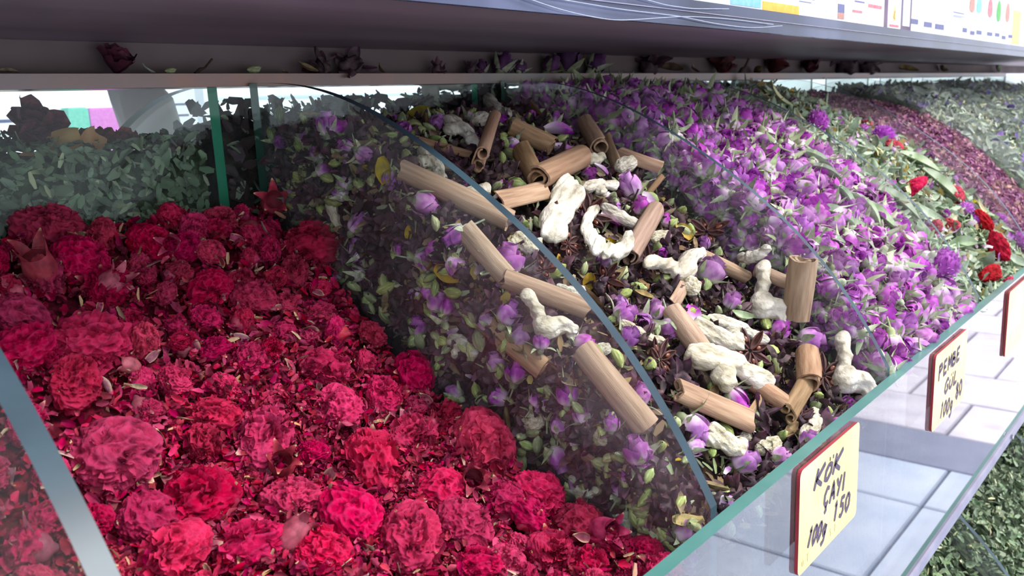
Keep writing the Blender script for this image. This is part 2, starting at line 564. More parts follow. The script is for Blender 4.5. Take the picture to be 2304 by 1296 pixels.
# ------------------------------------------------------------------ item meshes (unit: metres)
def v_red_head(seed):
    """crinkled dried pomegranate-flower-like head, radius about 1"""
    g = random.Random(seed)
    V, F = ICO[6] if seed < 6 else ICO[5]
    n1, n2, n3 = Noise(seed*7+1), Noise(seed*7+2, 9), Noise(seed*7+3, 11)
    w = V + 0.18*np.stack([n2(V, 2.1), n3(V, 2.3), n1(V, 2.2)], -1)
    r = 1 + 0.20*n1(V, 1.1) + 0.13*n2.ridge(w, 2.3) + 0.10*n3.ridge(w*(1, 1, 1.7), 5.0) + 0.07*n1.ridge(w, 10.5)
    P = V*r[:, None]*np.array([1.12, 0.75+0.25*g.random(), 0.66+0.15*g.random()])*0.86
    tipv = np.clip(0.55 + 0.9*(n3.ridge(w*(1, 1, 1.7), 5.0)*0.5 + n1.ridge(w, 10.5)*0.4-0.25), 0, 1)
    mb = MB().poly(P, F, 0, tipv)
    for k in range(70):
        d = Vector((g.gauss(0, 1), g.gauss(0, 1), abs(g.gauss(0, 1))*0.8+0.05 - 0.2)).normalized()
        base = Vector((d.x*0.62, d.y*0.55, d.z*0.42))
        M = Matrix.Translation(base) @ d.to_track_quat('Y', 'Z').to_matrix().to_4x4() @ rot('Y', g.uniform(0, 6.28))
        add_petal(mb, M, 0, 1.0, L=g.uniform(0.3, 0.52), W=g.uniform(0.35, 0.7), shape=(0.4, 0.9, 0.95), curl=g.uniform(-0.9, 0.9), cup=g.uniform(-0.3, 0.5),
                  wave=g.uniform(0.06, 0.16), wf=g.uniform(3, 7), nu=4, nv=6, ph=g.uniform(0, 6))
    return mb.mesh('blossom_petals', ['red_petal'])


def v_red_calyx(seed):
    g = random.Random(seed+50)
    mb = MB()
    lathe([(0.02, -1.05), (0.13, -1.0), (0.2, -0.86), (0.4, -0.72), (0.55, -0.5), (0.62, -0.25)], 12, mb, 0, [0]*6, 0.06)
    nl = 6
    for k in range(nl):
        a = 6.283*k/nl + g.uniform(-0.15, 0.15)
        M = rot('Z', a) @ Matrix.Translation((0, 0.56, -0.32)) @ rot('X', g.uniform(0.5, 1.1))
        add_petal(mb, M, 0, 1.0, L=g.uniform(0.6, 0.95), W=0.55, shape=(1.0, 0.85, 0.12), curl=g.uniform(-1.6, 0.9), cup=0.35, wave=0.06, nu=6, nv=5)
    return mb.mesh('calyx', ['red_calyx'])


def v_fallen_calyx(seed):
    """empty leathery calyx: smooth bulb with a crown of points"""
    g = random.Random(seed+80)
    mb = MB()
    lathe([(0.02, -0.9), (0.3, -0.82), (0.52, -0.5), (0.58, -0.1), (0.5, 0.3), (0.46, 0.5)], 14, mb, 0, [0]*6, 0.05)
    for k in range(5):
        a = 6.283*k/5 + g.uniform(-0.1, 0.1)
        M = rot('Z', a) @ Matrix.Translation((0, 0.44, 0.42)) @ rot('X', g.uniform(0.9, 1.4))
        add_petal(mb, M, 0, 1.0, L=g.uniform(0.5, 0.75), W=0.52, shape=(1.0, 0.7, 0.1), curl=g.uniform(-1.4, 0.4), cup=0.4, wave=0.04, nu=6, nv=5)
    return mb.mesh('fallen_calyx', ['red_calyx'])


def egg_r(h, openness):
    return math.sqrt(max(0.0, 1-(h*2-0.86)**2/1.32))*0.5*(1+0.0*h) if h < 0.9 else (0.30+0.2*openness)*(1.0 if h < 0.97 else 0.85)


def v_rose_bloom(seed, openness=0.0):
    """overlapping petals wrapped round a bud; height 1 along +Z, base at 0"""
    g = random.Random(seed+200)
    mb = MB()
    npet = 6
    nu, nv = 8, 8
    for k in range(npet):
        a0 = k*2.4 + g.uniform(-0.2, 0.2)
        layer = 1-0.09*(npet-1-k)
        half = g.uniform(0.95, 1.25)
        top = g.uniform(0.88, 1.05) * (1.0 - 0.03*k)
        P = np.zeros((nu, nv, 3))
        T = np.zeros((nu, nv))
        for i in range(nu):
            h = i/(nu-1)
            for j in range(nv):
                v = j/(nv-1)*2-1
                hh = h*top*(1-0.18*v*v*h)
                r = egg_r(min(hh, 1.0), openness)*layer
                r *= 1 + openness*0.35*h*h*(k/npet) + 0.07*v*h
                r += 0.03*math.sin(v*5+k)*h*h
                r = r*(0.6 if h == 0 else 1)
                a = a0 + v*half*(1-0.1*h)
                P[i, j] = (r*math.cos(a), r*math.sin(a), hh)
                T[i, j] = 0.75-0.75*h + 0.18*abs(v)**3 + 0.12*math.sin(7*v+k)
        mb.grid(P, np.clip(T, 0, 1), 0)
    # swirled heart
    for q in range(2):
        P = np.zeros((3, 12, 3))
        for i in range(3):
            for j in range(12):
                a = j*0.7+q*3
                r = 0.06+0.018*j
                P[i, j] = (r*math.cos(a), r*math.sin(a), 0.6+0.16*i+0.01*j)
        mb.grid(P, 0.15, 0)
    return mb.mesh('bloom', ['rose_petal'])


def v_rose_calyx(seed, spread=0.3, stem=True):
    g = random.Random(seed+300)
    mb = MB()
    lathe([(0.03, -0.34), (0.13, -0.3), (0.2, -0.16), (0.19, -0.02), (0.27, 0.06), (0.36, 0.16)], 8, mb)
    for k in range(5):
        a = 6.283*k/5 + g.uniform(-0.2, 0.2)
        s = spread + g.uniform(-0.2, 0.35)
        M = rot('Z', a) @ Matrix.Translation((0, 0.34, 0.04)) @ rot('X', 1.25-s)
        add_petal(mb, M, 0, 1.0, L=g.uniform(0.65, 1.0), W=0.36, shape=(1.0, 0.75, 0.05), curl=g.uniform(-0.1, 1.1) - s*1.2, cup=0.35, wave=0.03, nu=6, nv=3)
    if stem:
        tube([(0, 0, -0.3), (0.03, 0.02, -0.5), (0.08, 0.0, -0.5-g.uniform(0.1, 0.45))], [0.06, 0.045, 0.045], 5, mb)
    return mb.mesh('calyx', ['rose_green'])


def v_quill(kind, seed):
    """rolled cinnamon bark, unit diameter 1, unit length 1 along Z (centred)"""
    g = random.Random(seed+400)
    th = 0.075
    pts = []
    if kind == 'scroll':
        for t in np.linspace(0, 2.35*math.pi*1.35, 30):
            r = 0.5 - 0.028*t
            pts.append((r*math.cos(t), r*math.sin(t)))
    elif kind == 'double':
        A = []
        for t in np.linspace(2.4*math.pi, 0, 18):
            r = 0.26 - 0.012*t*1.2
            A.append((-0.25 + r*math.cos(t+1.4), r*math.sin(t+1.4)))
        B = [(-x, y) for x, y in A[::-1]]
        pts = A + B
    else:
        span = {'plate': 1.5, 'gutter': 2.6}[kind]
        for t in np.linspace(-span/2, span/2, 10):
            pts.append((0.5*math.sin(t)/max(0.5, math.sin(min(span/2, 1.57))), 0.5*(math.cos(t)-1)+0.15))
    pts = np.array(pts)
    d = np.gradient(pts, axis=0)
    nrm = np.stack([-d[:, 1], d[:, 0]], -1)
    nrm /= np.linalg.norm(nrm, axis=1)[:, None]
    loop = np.vstack([pts+nrm*th/2, (pts-nrm*th/2)[::-1]])
    nz = 7
    nn = Noise(seed+9)
    P = np.zeros((nz, len(loop), 3))
    for i in range(nz):
        z = i/(nz-1)-0.5
        s = 1 + 0.04*math.sin(3*z+seed) + 0.03*nn(np.array([[0, 0, z*3]]))[0]
        P[i, :, 0] = loop[:, 0]*s + 0.03*math.sin(2.5*z+seed)
        P[i, :, 1] = loop[:, 1]*s
        P[i, :, 2] = z
    e = 0.03*nn(np.stack([loop[:, 0]*4, loop[:, 1]*4, loop[:, 0]*0], -1))
    P[0, :, 2] += e
    P[-1, :, 2] -= e[::-1]
    mb = MB()
    mb.grid(P, None, 0, close_v=True, flip=True)
    n = len(loop)
    h = n//2
    for k, fl in ((0, False), (nz-1, True)):
        mb.poly(P[k], [((j, j+1, n-2-j, n-1-j) if fl else (n-1-j, n-2-j, j+1, j)) for j in range(h-1)])
    me = mb.mesh('cinnamon_'+kind, ['cinnamon'])
    return me


def v_ginger(seed, lobes):
    """knobbly rhizome from overlapping lobes, remeshed to one skin; spans about 1 along X"""
    bm = bmesh.new()
    for (x, y, z, rx, ry, rz, a) in lobes:
        M = Matrix.Translation((x, y, z)) @ rot('Z', a) @ Matrix.Diagonal((rx, ry, rz, 1))
        bmesh.ops.create_icosphere(bm, subdivisions=3, radius=1, matrix=M)
    me = bpy.data.meshes.new('tmp')
    bm.to_mesh(me)
    bm.free()
    o = bpy.data.objects.new('tmp', me)
    COL.objects.link(o)
    md = o.modifiers.new('r', 'REMESH')
    md.mode = 'VOXEL'
    md.voxel_size = 0.02
    sm = o.modifiers.new('s', 'SMOOTH')
    sm.iterations = 5
    dg = bpy.context.evaluated_depsgraph_get()
    m2 = bpy.data.meshes.new_from_object(o.evaluated_get(dg))
    bpy.data.objects.remove(o)
    bpy.data.meshes.remove(me)
    m2.name = 'ginger_root'
    n = len(m2.vertices)
    V = np.zeros(n*3)
    m2.vertices.foreach_get('co', V)
    V = V.reshape(-1, 3)
    N = np.zeros(n*3)
    m2.vertices.foreach_get('normal', N)
    N = N.reshape(-1, 3)
    a, b = Noise(seed+500), Noise(seed+501, 11)
    wv = V + 0.05*np.stack([a(V, 5), b(V, 5), a(V, 7)], -1)
    V = V + N*(0.038*a(V, 3.2) + 0.030*b.ridge(wv*np.array([0.6, 1.6, 1.6]), 5.5) + 0.016*a.ridge(wv*np.array([0.7, 1.3, 1.3]), 12) + 0.007*b(wv, 26))[:, None]
    m2.vertices.foreach_set('co', V.ravel())
    m2.polygons.foreach_set('use_smooth', np.ones(len(m2.polygons), bool))
    m2.materials.clear()
    m2.materials.append(MATS['ginger'])
    m2.update()
    return m2


GL = [
    # finger with three branches
    [(-.3, 0, 0, .24, .14, .12, 0), (-.02, .02, 0, .26, .17, .13, .1), (.3, .08, 0, .24, .12, .11, .25), (.18, -.16, 0, .2, .1, .1, -.7), (-.1, .18, .02, .1, .13, .09, .3)],
    # plain curved finger
    [(-.34, .04, 0, .18, .12, .12, -.3), (-.1, -.03, 0, .2, .15, .13, 0), (.15, -.02, 0, .2, .14, .13, .1), (.36, .06, 0, .16, .11, .11, .5)],
    # fat wide slab
    [(-.25, 0, 0, .28, .22, .13, .2), (.1, .04, 0, .32, .2, .14, -.1), (.38, .14, 0, .15, .17, .12, .5), (-.38, -.14, 0, .16, .12, .12, .4)],
    # C shaped
    [(.25*math.cos(t)*1.5, .33*math.sin(t)*1.5, 0, .15, .12, .12, t+1.57) for t in np.linspace(-2.0, 1.75, 9)],
    # round knob
    [(0, 0, 0, .42, .34, .32, 0), (.22, .12, .05, .2, .18, .18, 0), (-.24, -.1, 0, .2, .2, .2, 0)],
    # thick with a hanging stub
    [(-.3, .02, 0, .2, .15, .14, .5), (-.02, .06, 0, .27, .16, .15, .05), (.3, -.03, 0, .24, .14, .13, -.35), (-.08, -.17, .03, .12, .2, .12, .1)],
    # forked V
    [(0, -.16, 0, .2, .14, .13, 0), (-.2, .06, 0, .24, .11, .11, 2.3), (.26, -.1, 0, .24, .12, .12, -.15), (-.32, .2, 0, .13, .09, .1, 2.2), (.42, -.16, 0, .12, .12, .12, 0)],
]


def v_carpel():
    """one boat-shaped star anise pod, pointing along +Y"""
    mb = MB()
    nu = 6
    P = np.zeros((nu, 7, 3))
    for i in range(nu):
        u = i/(nu-1)
        wd = 0.17*math.sin(math.pi*min(1, u*0.93+0.07))**0.8 + 0.01
        dp = 0.22*math.sin(math.pi*min(1, u*0.9+0.08))
        y = 0.08+0.9*u
        lift = 0.12*u*u
        for j, (sx_, sz_) in enumerate([(-0.55, 0.02), (-1, 0.12), (-0.8, -0.45), (0, -1), (0.8, -0.45), (1, 0.12), (0.55, 0.02)]):
            P[i, j] = (sx_*wd, y, sz_*dp + lift)
    mb.grid(P, None, 0)
    return mb.mesh('carpel', ['anise'])


def v_seed():
    V, F = ICO[2]
    return MB().poly(V*(0.09, 0.15, 0.06), F).mesh('seed', ['anise_seed'])


def v_pod(seed):
    g = random.Random(seed+600)
    mb = MB()
    a = np.linspace(0, 2*math.pi, 9, endpoint=False)
    prof = [(0.04, -0.52), (0.1, -0.46), (0.24, -0.3), (0.31, 0.0), (0.26, 0.26), (0.12, 0.43), (0.03, 0.55)]
    P = np.array([[(r*math.cos(t)*(1+0.16*math.cos(3*t)), r*math.sin(t)*(1+0.16*math.cos(3*t))*0.8+0.05*z*z*4, z) for t in a] for r, z in prof])
    mb.grid(P, None, 0, close_v=True, flip=True)
    if seed % 2:
        add_petal(mb, Matrix.Translation((0.1, 0, -0.45)) @ rot('X', 1.2), 0, 1, L=0.9, W=0.35, shape=(0.5, 0.9, 0.1), curl=0.5, cup=0.4, nu=5, nv=3)
    return mb.mesh('green_pod', ['pod'])


def v_hibiscus(seed):
    g = random.Random(seed+700)
    mb = MB()
    V, F = ICO[3]
    nz = Noise(seed+710)
    r = 0.34*(1+0.35*nz(V, 1.8)+0.25*nz.ridge(V, 4.5))
    mb.poly(V*r[:, None]*(1, 0.9, 0.9), F)
    for k in range(8):
        M = rot('Z', k*0.8+g.uniform(-0.3, 0.3)) @ rot('X', g.uniform(-0.3, 1.3)) @ Matrix.Translation((0, 0.1, 0)) @ rot('Y', g.uniform(-0.8, 0.8))
        add_petal(mb, M, 0, 1, L=g.uniform(0.5, 0.85), W=g.uniform(0.28, 0.5), shape=(0.6, 1.0, 0.15), curl=g.uniform(-1.3, 1.6), cup=g.uniform(-0.6, 0.8), wave=g.uniform(0.06, 0.16), wf=g.uniform(3, 6), nu=6, nv=5, ph=g.uniform(0, 6))
    return mb.mesh('hibiscus_calyx', ['hibiscus'])


def v_leaf(name, mname, seed, W=0.4, curl=0.8, wave=0.08, shape=(0.2, 1.0, 0.05), twist=0.5, nu=7, nv=5):
    g = random.Random(seed+800)
    mb = MB()
    M = Matrix.Translation((0, -0.5, 0))
    P, t = petal(L=1, W=W*g.uniform(0.8, 1.2), shape=shape, curl=curl*g.uniform(-1, 1.2), cup=g.uniform(0.2, 0.9), wave=wave, wf=g.uniform(2, 5), nu=nu, nv=nv, ph=g.uniform(0, 6), twist=twist*g.uniform(-1, 1))
    P = P + np.array([0, -0.5, 0])
    mb.grid(P, t, 0)
    # a second skin gives the leaf its thickness
    mb.grid(P - np.array([0, 0, 0.012]), t, 0, flip=True)
    return mb.mesh(name, [mname])


def v_amaranth(seed):
    g = random.Random(seed+900)
    mb = MB()
    V, F = ICO[3]
    mb.poly(V*0.42, F)
    n = 110
    for k in range(n):
        z = 1-2*(k+0.5)/n
        a = k*2.39996
        d = Vector((math.sqrt(1-z*z)*math.cos(a), math.sqrt(1-z*z)*math.sin(a), z))
        M = Matrix.Translation(d*0.3) @ d.to_track_quat('Y', 'Z').to_matrix().to_4x4() @ rot('Y', g.uniform(0, 6.28))
        add_petal(mb, M, 0, 1, L=g.uniform(0.16, 0.21), W=0.16, shape=(0.9, 1, 0.5), curl=g.uniform(-0.5, 0.5), cup=0.6, nu=3, nv=3)
    return mb.mesh('flower_ball', ['amaranth'])


def v_cockscomb(seed):
    g = random.Random(seed+950)
    V, F = ICO[5]
    a, b = Noise(seed+960), Noise(seed+961, 9)
    r = 0.5*(1+0.3*a(V, 1.4)+0.15*b.ridge(V, 4)+0.1*a.ridge(V, 9))
    return MB().poly(V*r[:, None]*(1, 0.6, 0.55), F).mesh('cockscomb_piece', ['cockscomb'])


def v_dark_rose(seed):
    g = random.Random(seed+970)
    mb = MB()
    for k in range(16):
        M = rot('Z', k*2.4) @ rot('X', 1.3-0.05*k) @ rot('Y', g.uniform(-0.4, 0.4))
        add_petal(mb, M, 0, 1, L=g.uniform(0.5, 0.8), W=g.uniform(0.5, 0.75), shape=(0.3, 1.1, 0.6), curl=g.uniform(-0.6, 0.9), cup=0.5, wave=0.1, wf=4, nu=6, nv=6, ph=g.uniform(0, 6))
    return mb.mesh('rose_petals', ['dark_rose'])


RED_HEAD = [v_red_head(i) for i in range(8)]
RED_CAL = [v_red_calyx(i) for i in range(4)]
FALLEN = [v_fallen_calyx(i) for i in range(3)]
ROSE = [v_rose_bloom(i, op) for i, op in enumerate((0.0, 0.1, 0.25, 0.5, 0.9))]
ROSE_CAL = [v_rose_calyx(i, s) for i, s in enumerate((0.05, 0.15, 0.35, 0.6))]
QUILL = {k: [v_quill(k, i+j*5) for i in range(2)] for j, k in enumerate(('scroll', 'double', 'plate', 'gutter'))}
GINGER = [v_ginger(i, l) for i, l in enumerate(GL)]
CARPEL, SEED = v_carpel(), v_seed()
POD = [v_pod(i) for i in range(4)]
HIB = [v_hibiscus(i) for i in range(5)]
LEAF = [v_leaf('herb_leaf', 'herb_leaf', i, W=0.34, curl=1.0) for i in range(6)]
PALE = [v_leaf('pale_leaf', 'herb_pale', i+20, W=0.3, curl=1.2) for i in range(3)]
YEL = [v_leaf('yellow_petal', 'yellow_petal', i+30, W=0.7, curl=1.2, wave=0.15, shape=(0.5, 1.1, 0.5)) for i in range(3)]
ROSEP = [v_leaf('rose_petal', 'rose_petal', i+40, W=0.75, curl=1.1, wave=0.06, shape=(0.4, 1.1, 0.5)) for i in range(4)]
BARKL = [v_leaf('brown_leaf', 'bark_leaf', i+50, W=0.45, curl=1.3, wave=0.08) for i in range(4)]
GREYL = [v_leaf('grey_leaf', 'grey_herb', i+60, W=0.4, curl=1.2, wave=0.1) for i in range(4)]
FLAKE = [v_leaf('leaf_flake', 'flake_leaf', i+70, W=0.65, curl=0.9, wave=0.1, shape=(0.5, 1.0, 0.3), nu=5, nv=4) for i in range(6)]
APRI = [v_leaf('apricot_petal', 'apricot_petal', i+80, W=0.9, curl=0.7, wave=0.08, shape=(0.5, 1.1, 0.8)) for i in range(2)]
BIGLEAF = [v_leaf('herb_leaf', 'herb_leaf', i+130, W=0.42, curl=0.35, wave=0.05, twist=0.25, nu=9) for i in range(4)]


def v_sepal(seed):
    g = random.Random(seed+1200)
    P, t_ = petal(L=1, W=g.uniform(0.45, 0.7), shape=(0.8, 1.0, 0.15), curl=g.uniform(-2.2, 2.4), cup=g.uniform(-0.5, 0.9), wave=0.16, wf=g.uniform(3, 6), nu=8, nv=5, ph=g.uniform(0, 6), twist=g.uniform(-1, 1))
    v_ = np.broadcast_to(np.abs(np.linspace(-1, 1, 5))[None, :]**2, (8, 5))
    tp = np.clip(np.maximum(v_, t_**3), 0, 1)
    P = P+np.array([0, -0.4, 0])
    return MB().grid(P, tp).grid(P-np.array([0, 0, 0.015]), tp, flip=True).mesh('curled_sepal', ['sepal_curl'])


SEPAL = [v_sepal(i) for i in range(6)]
PEEL = v_leaf('orange_peel', 'orange_peel', 90, W=0.3, curl=0.9, wave=0.03, shape=(0.5, 1.0, 0.3))
LAV = [v_leaf('lavender_bit', 'lavender_bit', i+95, W=0.5, curl=1.2, wave=0.15) for i in range(2)]
AMAR = [v_amaranth(i) for i in range(2)]
COCK = [v_cockscomb(i) for i in range(3)]
DROSE = [v_dark_rose(i) for i in range(3)]


def recolour(me, m_):
    c = me.copy()
    c.materials[0] = MATS[m_]
    return c


LEDGE_ROSE = [recolour(q, 'shaded_rose') for q in DROSE]
LEDGE_BUD = [recolour(q, 'shaded_bud') for q in ROSE[:3]]

# ------------------------------------------------------------------ the display: profile of a divider and fill levels
W = 0.25
T_ = 0.006
DEPTH = 0.332
ARC = np.array([(0, 0), (.007, .016), (.021, .038), (.05, .074), (.075, .1), (.102, .122), (.146, .152), (.195, .178), (.247, .198), (.28, .2055), (.31, .2085), (.332, .2095)])


def arc(y):
    return np.interp(y, ARC[:, 0], ARC[:, 1])


_t1 = np.array([(0, -.038), (.029, -.035), (.071, -.026), (.108, -.008), (.172, .017), (.214, .048), (.259, .086), (.319, .122), (.34, .126)])
_t2 = np.array([(0, -.028), (.025, -.017), (.053, .014), (.083, .047), (.13, .086), (.182, .127), (.24, .158), (.281, .176), (.34, .184)])
_t3 = np.array([(0, -.012), (.02, .012), (.05, .05), (.1, .1), (.15, .137), (.2, .163), (.25, .183), (.3, .193), (.34, .195)])
_t4 = np.array([(0, -.016), (.02, .008), (.05, .044), (.1, .092), (.15, .128), (.2, .156), (.25, .176), (.3, .187), (.34, .19)])
TAB = {1: _t1, 2: _t2, 3: _t3, 4: _t4, 5: _t4-np.array([0, .006]), 6: _t4, 7: _t4, 8: _t4, 9: _t4}
XR = {i: ((-0.246 if i == 1 else (i-2)*W), (i-1)*W) for i in range(1, 10)}
_bump = Noise(77)


def pile(i, x, y):
    t = TAB[i]
    return np.interp(y, t[:, 0], t[:, 1]) + 0.006*_bump(np.stack([np.asarray(x)*28., np.asarray(y)*28., np.asarray(x)*0+i], -1))


def pile_n(i, x, y):
    e = 0.01
    dx = (pile(i, x+e, y)-pile(i, x-e, y))/(2*e)
    dy = (pile(i, x, y+e)-pile(i, x, y-e))/(2*e)
    return Vector((-dx, -dy, 1)).normalized()


def hit(px, py, only=None):
    """where the line of sight through a pixel of the photograph meets the heap"""
    c, d = ray(px, py)
    t = 0.1
    while t < 4:
        p = c+d*t
        if 0.0 < p[1] < 0.335:
            i = 1 if p[0] < 0 else int(p[0]//W)+2
            if i in TAB and XR[i][0] < p[0] and (only is None or i == only) and p[2] < pile(i, p[0], p[1]):
                n = pile_n(i, p[0], p[1])
                dep = pile(i, p[0], p[1])-p[2]
                if dep > 0.006 and p[0]-XR[i][0] < 0.02:
                    n = Vector((-1, 0, 0.15)).normalized()
                    p = p.copy()
                    p[0] = max(p[0], XR[i][0]+T_/2)
                return Vector(p), n, i, t
        t += 0.0015
    return None


# ------------------------------------------------------------------ street: slabs, kerb, pavers seen mirrored in the front panel
ZF = -0.9
g0 = tag(obj('pavement', MB().box((-8, -9, ZF-0.12), (16, 9, ZF-0.012)).mesh('pavement', ['ground_joint'])), 'grey bedding of the pavement between the slabs', kind='structure')


def slab_piece(name, x0, x1, y0, y1, m, seed):
    g = random.Random(seed)
    j = 0.004
    z = ZF + g.uniform(-0.002, 0.002)
    b = 0.004
    V = [(x0+j, y0+j, ZF-0.03), (x1-j, y0+j, ZF-0.03), (x1-j, y1-j, ZF-0.03), (x0+j, y1-j, ZF-0.03),
         (x0+j, y0+j, z-b), (x1-j, y0+j, z-b), (x1-j, y1-j, z-b), (x0+j, y1-j, z-b),
         (x0+j+b, y0+j+b, z), (x1-j-b, y0+j+b, z), (x1-j-b, y1-j-b, z), (x0+j+b, y1-j-b, z)]
    F = [(0, 1, 5, 4), (1, 2, 6, 5), (2, 3, 7, 6), (3, 0, 4, 7), (4, 5, 9, 8), (5, 6, 10, 9), (6, 7, 11, 10), (7, 4, 8, 11), (8, 9, 10, 11)]
    return obj(name, MB().poly(V, F).mesh(name, [m], smooth=False), g0)


k = 0
ys = [-2.22-0.45*4 + 0.45*i for i in range(10)]
ys = [-0.42+0.45*i for i in range(-5, 4)]
for xa in np.arange(-1.63, 2.2, 0.45):
    xb = min(xa+0.45, 2.25)
    if xb-xa < 0.1:
        continue
    for ya in ys:
        k += 1
        slab_piece('paving_slab', xa, xb, ya, ya+0.45, 'slab', k)
slab_piece('kerb_stone', 2.25, 2.53, -2.67, -1.4, 'kerb', 500)
slab_piece('kerb_stone', 2.25, 2.53, -1.4, -0.2, 'kerb', 501)
slab_piece('kerb_stone', 2.25, 2.53, -0.2, 1.38, 'kerb', 502)
for r_, xa in enumerate(np.arange(2.53, 5.6, 0.34)):
    for q in range(9):
        ya = -2.6 + q*0.42 + (0.21 if r_ % 2 else 0)
        k += 1
        slab_piece('paver', xa, xa+0.34, ya, ya+0.42, 'paver', k)
tag(obj('ground_far', MB().box((5.63, -9, ZF-0.06), (16, 9, ZF)).mesh('ground_far', ['paver'])), 'pale pavement stretching away beyond the stall', kind='structure')
tag(obj('ground_near', MB().box((-8, -9, ZF-0.06), (5.6, -2.75, ZF)).mesh('ground_near', ['paver'])), 'pale pavement in front of the stall', kind='structure')

# ------------------------------------------------------------------ display case (one piece of furniture)
XEND = 2.25
case = tag(empty('display_case', Matrix.Translation((0, 0, -0.17))), 'clear acrylic bulk bin display case with curved dividers full of dried flowers', 'display case')
OFF = Vector((0, 0, 0.17))


def part(name, mb, mats, parent, off=OFF, smooth=False, smooth_rim=False):
    me = mb.mesh(name, mats, smooth=smooth)
    if smooth_rim:      # everything but the two flat sides and the straight edges
        for q, pl in enumerate(me.polygons):
            pl.use_smooth = q >= 5
    o = obj(name, me, parent)
    o.location = off
    return o


def divider_mb(x, t, prof, zb, thick_mi=(0, 1), mback=1):
    """upright pane with a curved upper edge; prof = list of (y, z)"""
    n = len(prof)
    V, F, Mi = [], [], []
    for sx_ in (-1, 1):
        for y, z in prof:
            V.append((x+sx_*t/2, y, z))
        V.append((x+sx_*t/2, prof[-1][0], zb))
        V.append((x+sx_*t/2, prof[0][0], zb))
    N_ = n+2
    F.append(tuple(range(N_)))
    F.append(tuple(range(2*N_-1, N_-1, -1)))
    Mi += [thick_mi[0]]*2
    for i in range(n-1, N_):        # back, foot and front edges
        j = (i+1) % N_
        F.append((j, i, N_+i, N_+j))
        Mi.append(mback if i == n-1 else thick_mi[1])
    mb = MB().poly(V, F)
    mb.m = Mi
    # the curved rim has its own corners so that it shades as one polished curve
    mb.grid(np.array([[(x-t/2, y, z), (x+t/2, y, z)] for y, z in prof]), None, thick_mi[1], flip=True)
    return mb


yy = np.linspace(0.0015, DEPTH, 60)
# smooth the measured curve with a fitted polynomial in sqrt(y)
pf = np.polyfit(ARC[:, 0], ARC[:, 1], 5)
prof = [(float(y), float(max(0.001, np.polyval(pf, y)))) for y in yy]
for n in range(0, 10):
    x = -0.2505 if n == 0 else (n-1)*W
    t = 0.0075 if n == 0 else (T_ if n == 1 else 0.005)
    part('divider', divider_mb(x, t, prof, -0.165, mback=2), ['dusty_pane' if n > 4 else 'acrylic_pane', 'acrylic_edge', 'back_edge'], case, smooth_rim=True)
part('front_panel', MB().box((-0.6, -0.007, -0.168), (XEND, 0.0, 0.0), 0, (1, 1, 0, 0, 1, 1)), ['front_acrylic', 'front_edge'], case)
part('back_panel', MB().box((-0.6, 0.3345, -0.165), (XEND, 0.3395, 0.2072), 0, (1, 1, 0, 0, 1, 1)), ['back_acrylic', 'back_edge'], case)
part('base_board', MB().box((-0.6, -0.009, -0.176), (XEND, 0.345, -0.168)), ['base_strip'], case)
part('top_ledge', MB().box((-0.6, 0.334, 0.2075), (XEND, 0.362, 0.2157)), ['ledge_acrylic'], case)
for xs_ in (0.64, 1.3):
    s = part('screw', lathe([(0.0001, 0.0), (0.0028, 0.0004), (0.0032, 0.0012), (0.0032, 0.002)], 12).xf(Matrix.Translation((xs_, -0.0092, -0.171)) @ rot('X', math.pi/2)), ['steel'], case, smooth=True)

# rear row of bins behind the clear back panel
rear = tag(empty('rear_display_case', Matrix.Translation((0, 0.68, -0.17))), 'second row of clear bins backing onto the first, seen through the back panel', 'display case')
ROFF = Vector((0, -0.68, 0.17))
rprof = [(0.6775-y, z) for y, z in prof][::-1]
for n in range(-1, 7):
    x = -0.022 + n*W
    d_ = divider_mb(x, 0.007, [(float(a), float(b)) for a, b in rprof], -0.165, mback=2)
    part('divider', d_, ['acrylic_pane', 'rear_edge', 'rear_edge'], rear, ROFF, smooth_rim=True)
part('outer_panel', MB().box((-0.9, 0.679, -0.168), (XEND, 0.686, 0.0), 0, (1, 1, 0, 0, 1, 1)), ['front_acrylic', 'front_edge'], rear, ROFF)
part('base_board', MB().box((-0.9, 0.346, -0.176), (XEND, 0.69, -0.168)), ['base_strip'], rear, ROFF)

# lower tier
LY, LZ = -0.072, -0.309
low = tag(empty('lower_display_case', Matrix.Translation((0, 0, LZ-0.17))), 'lower tier of clear bins with curved dividers under the front panel', 'display case')
LOFF = Vector((0, 0, -(LZ-0.17)))
lprof = [(y+LY, z+LZ) for y, z in prof if z+LZ < -0.185]
for n in range(0, 7):
    part('divider', divider_mb(n*W, T_, lprof, LZ-0.16), ['acrylic_pane', 'acrylic_edge'], low, LOFF, smooth_rim=True)
part('front_panel', MB().box((-0.3, LY-0.007, LZ-0.168), (1.75, LY, LZ), 0, (1, 1, 0, 0, 1, 1)), ['front_acrylic', 'front_edge'], low, LOFF)
part('base_board', MB().box((-0.3, LY-0.009, LZ-0.176), (1.75, 0.3, LZ-0.168)), ['base_strip'], low, LOFF)

# stand under the bins
stand = tag(empty('display_stand', Matrix.Translation((0.6, 0.2, ZF))), 'dark grey stand carrying the tiers of bins', 'stand')
so = Vector((-0.6, -0.2, -ZF))
part('back_frame', MB().box((-0.3, 0.3, ZF), (1.75, 0.33, -0.178)), ['base_strip'], stand, so)
part('foot_panel', MB().box((-0.3, LY, ZF), (1.75, LY+0.02, LZ-0.178)), ['base_strip'], stand, so)

# ------------------------------------------------------------------ shelf above
def fy(x):
    return 0.121 + 0.026*x


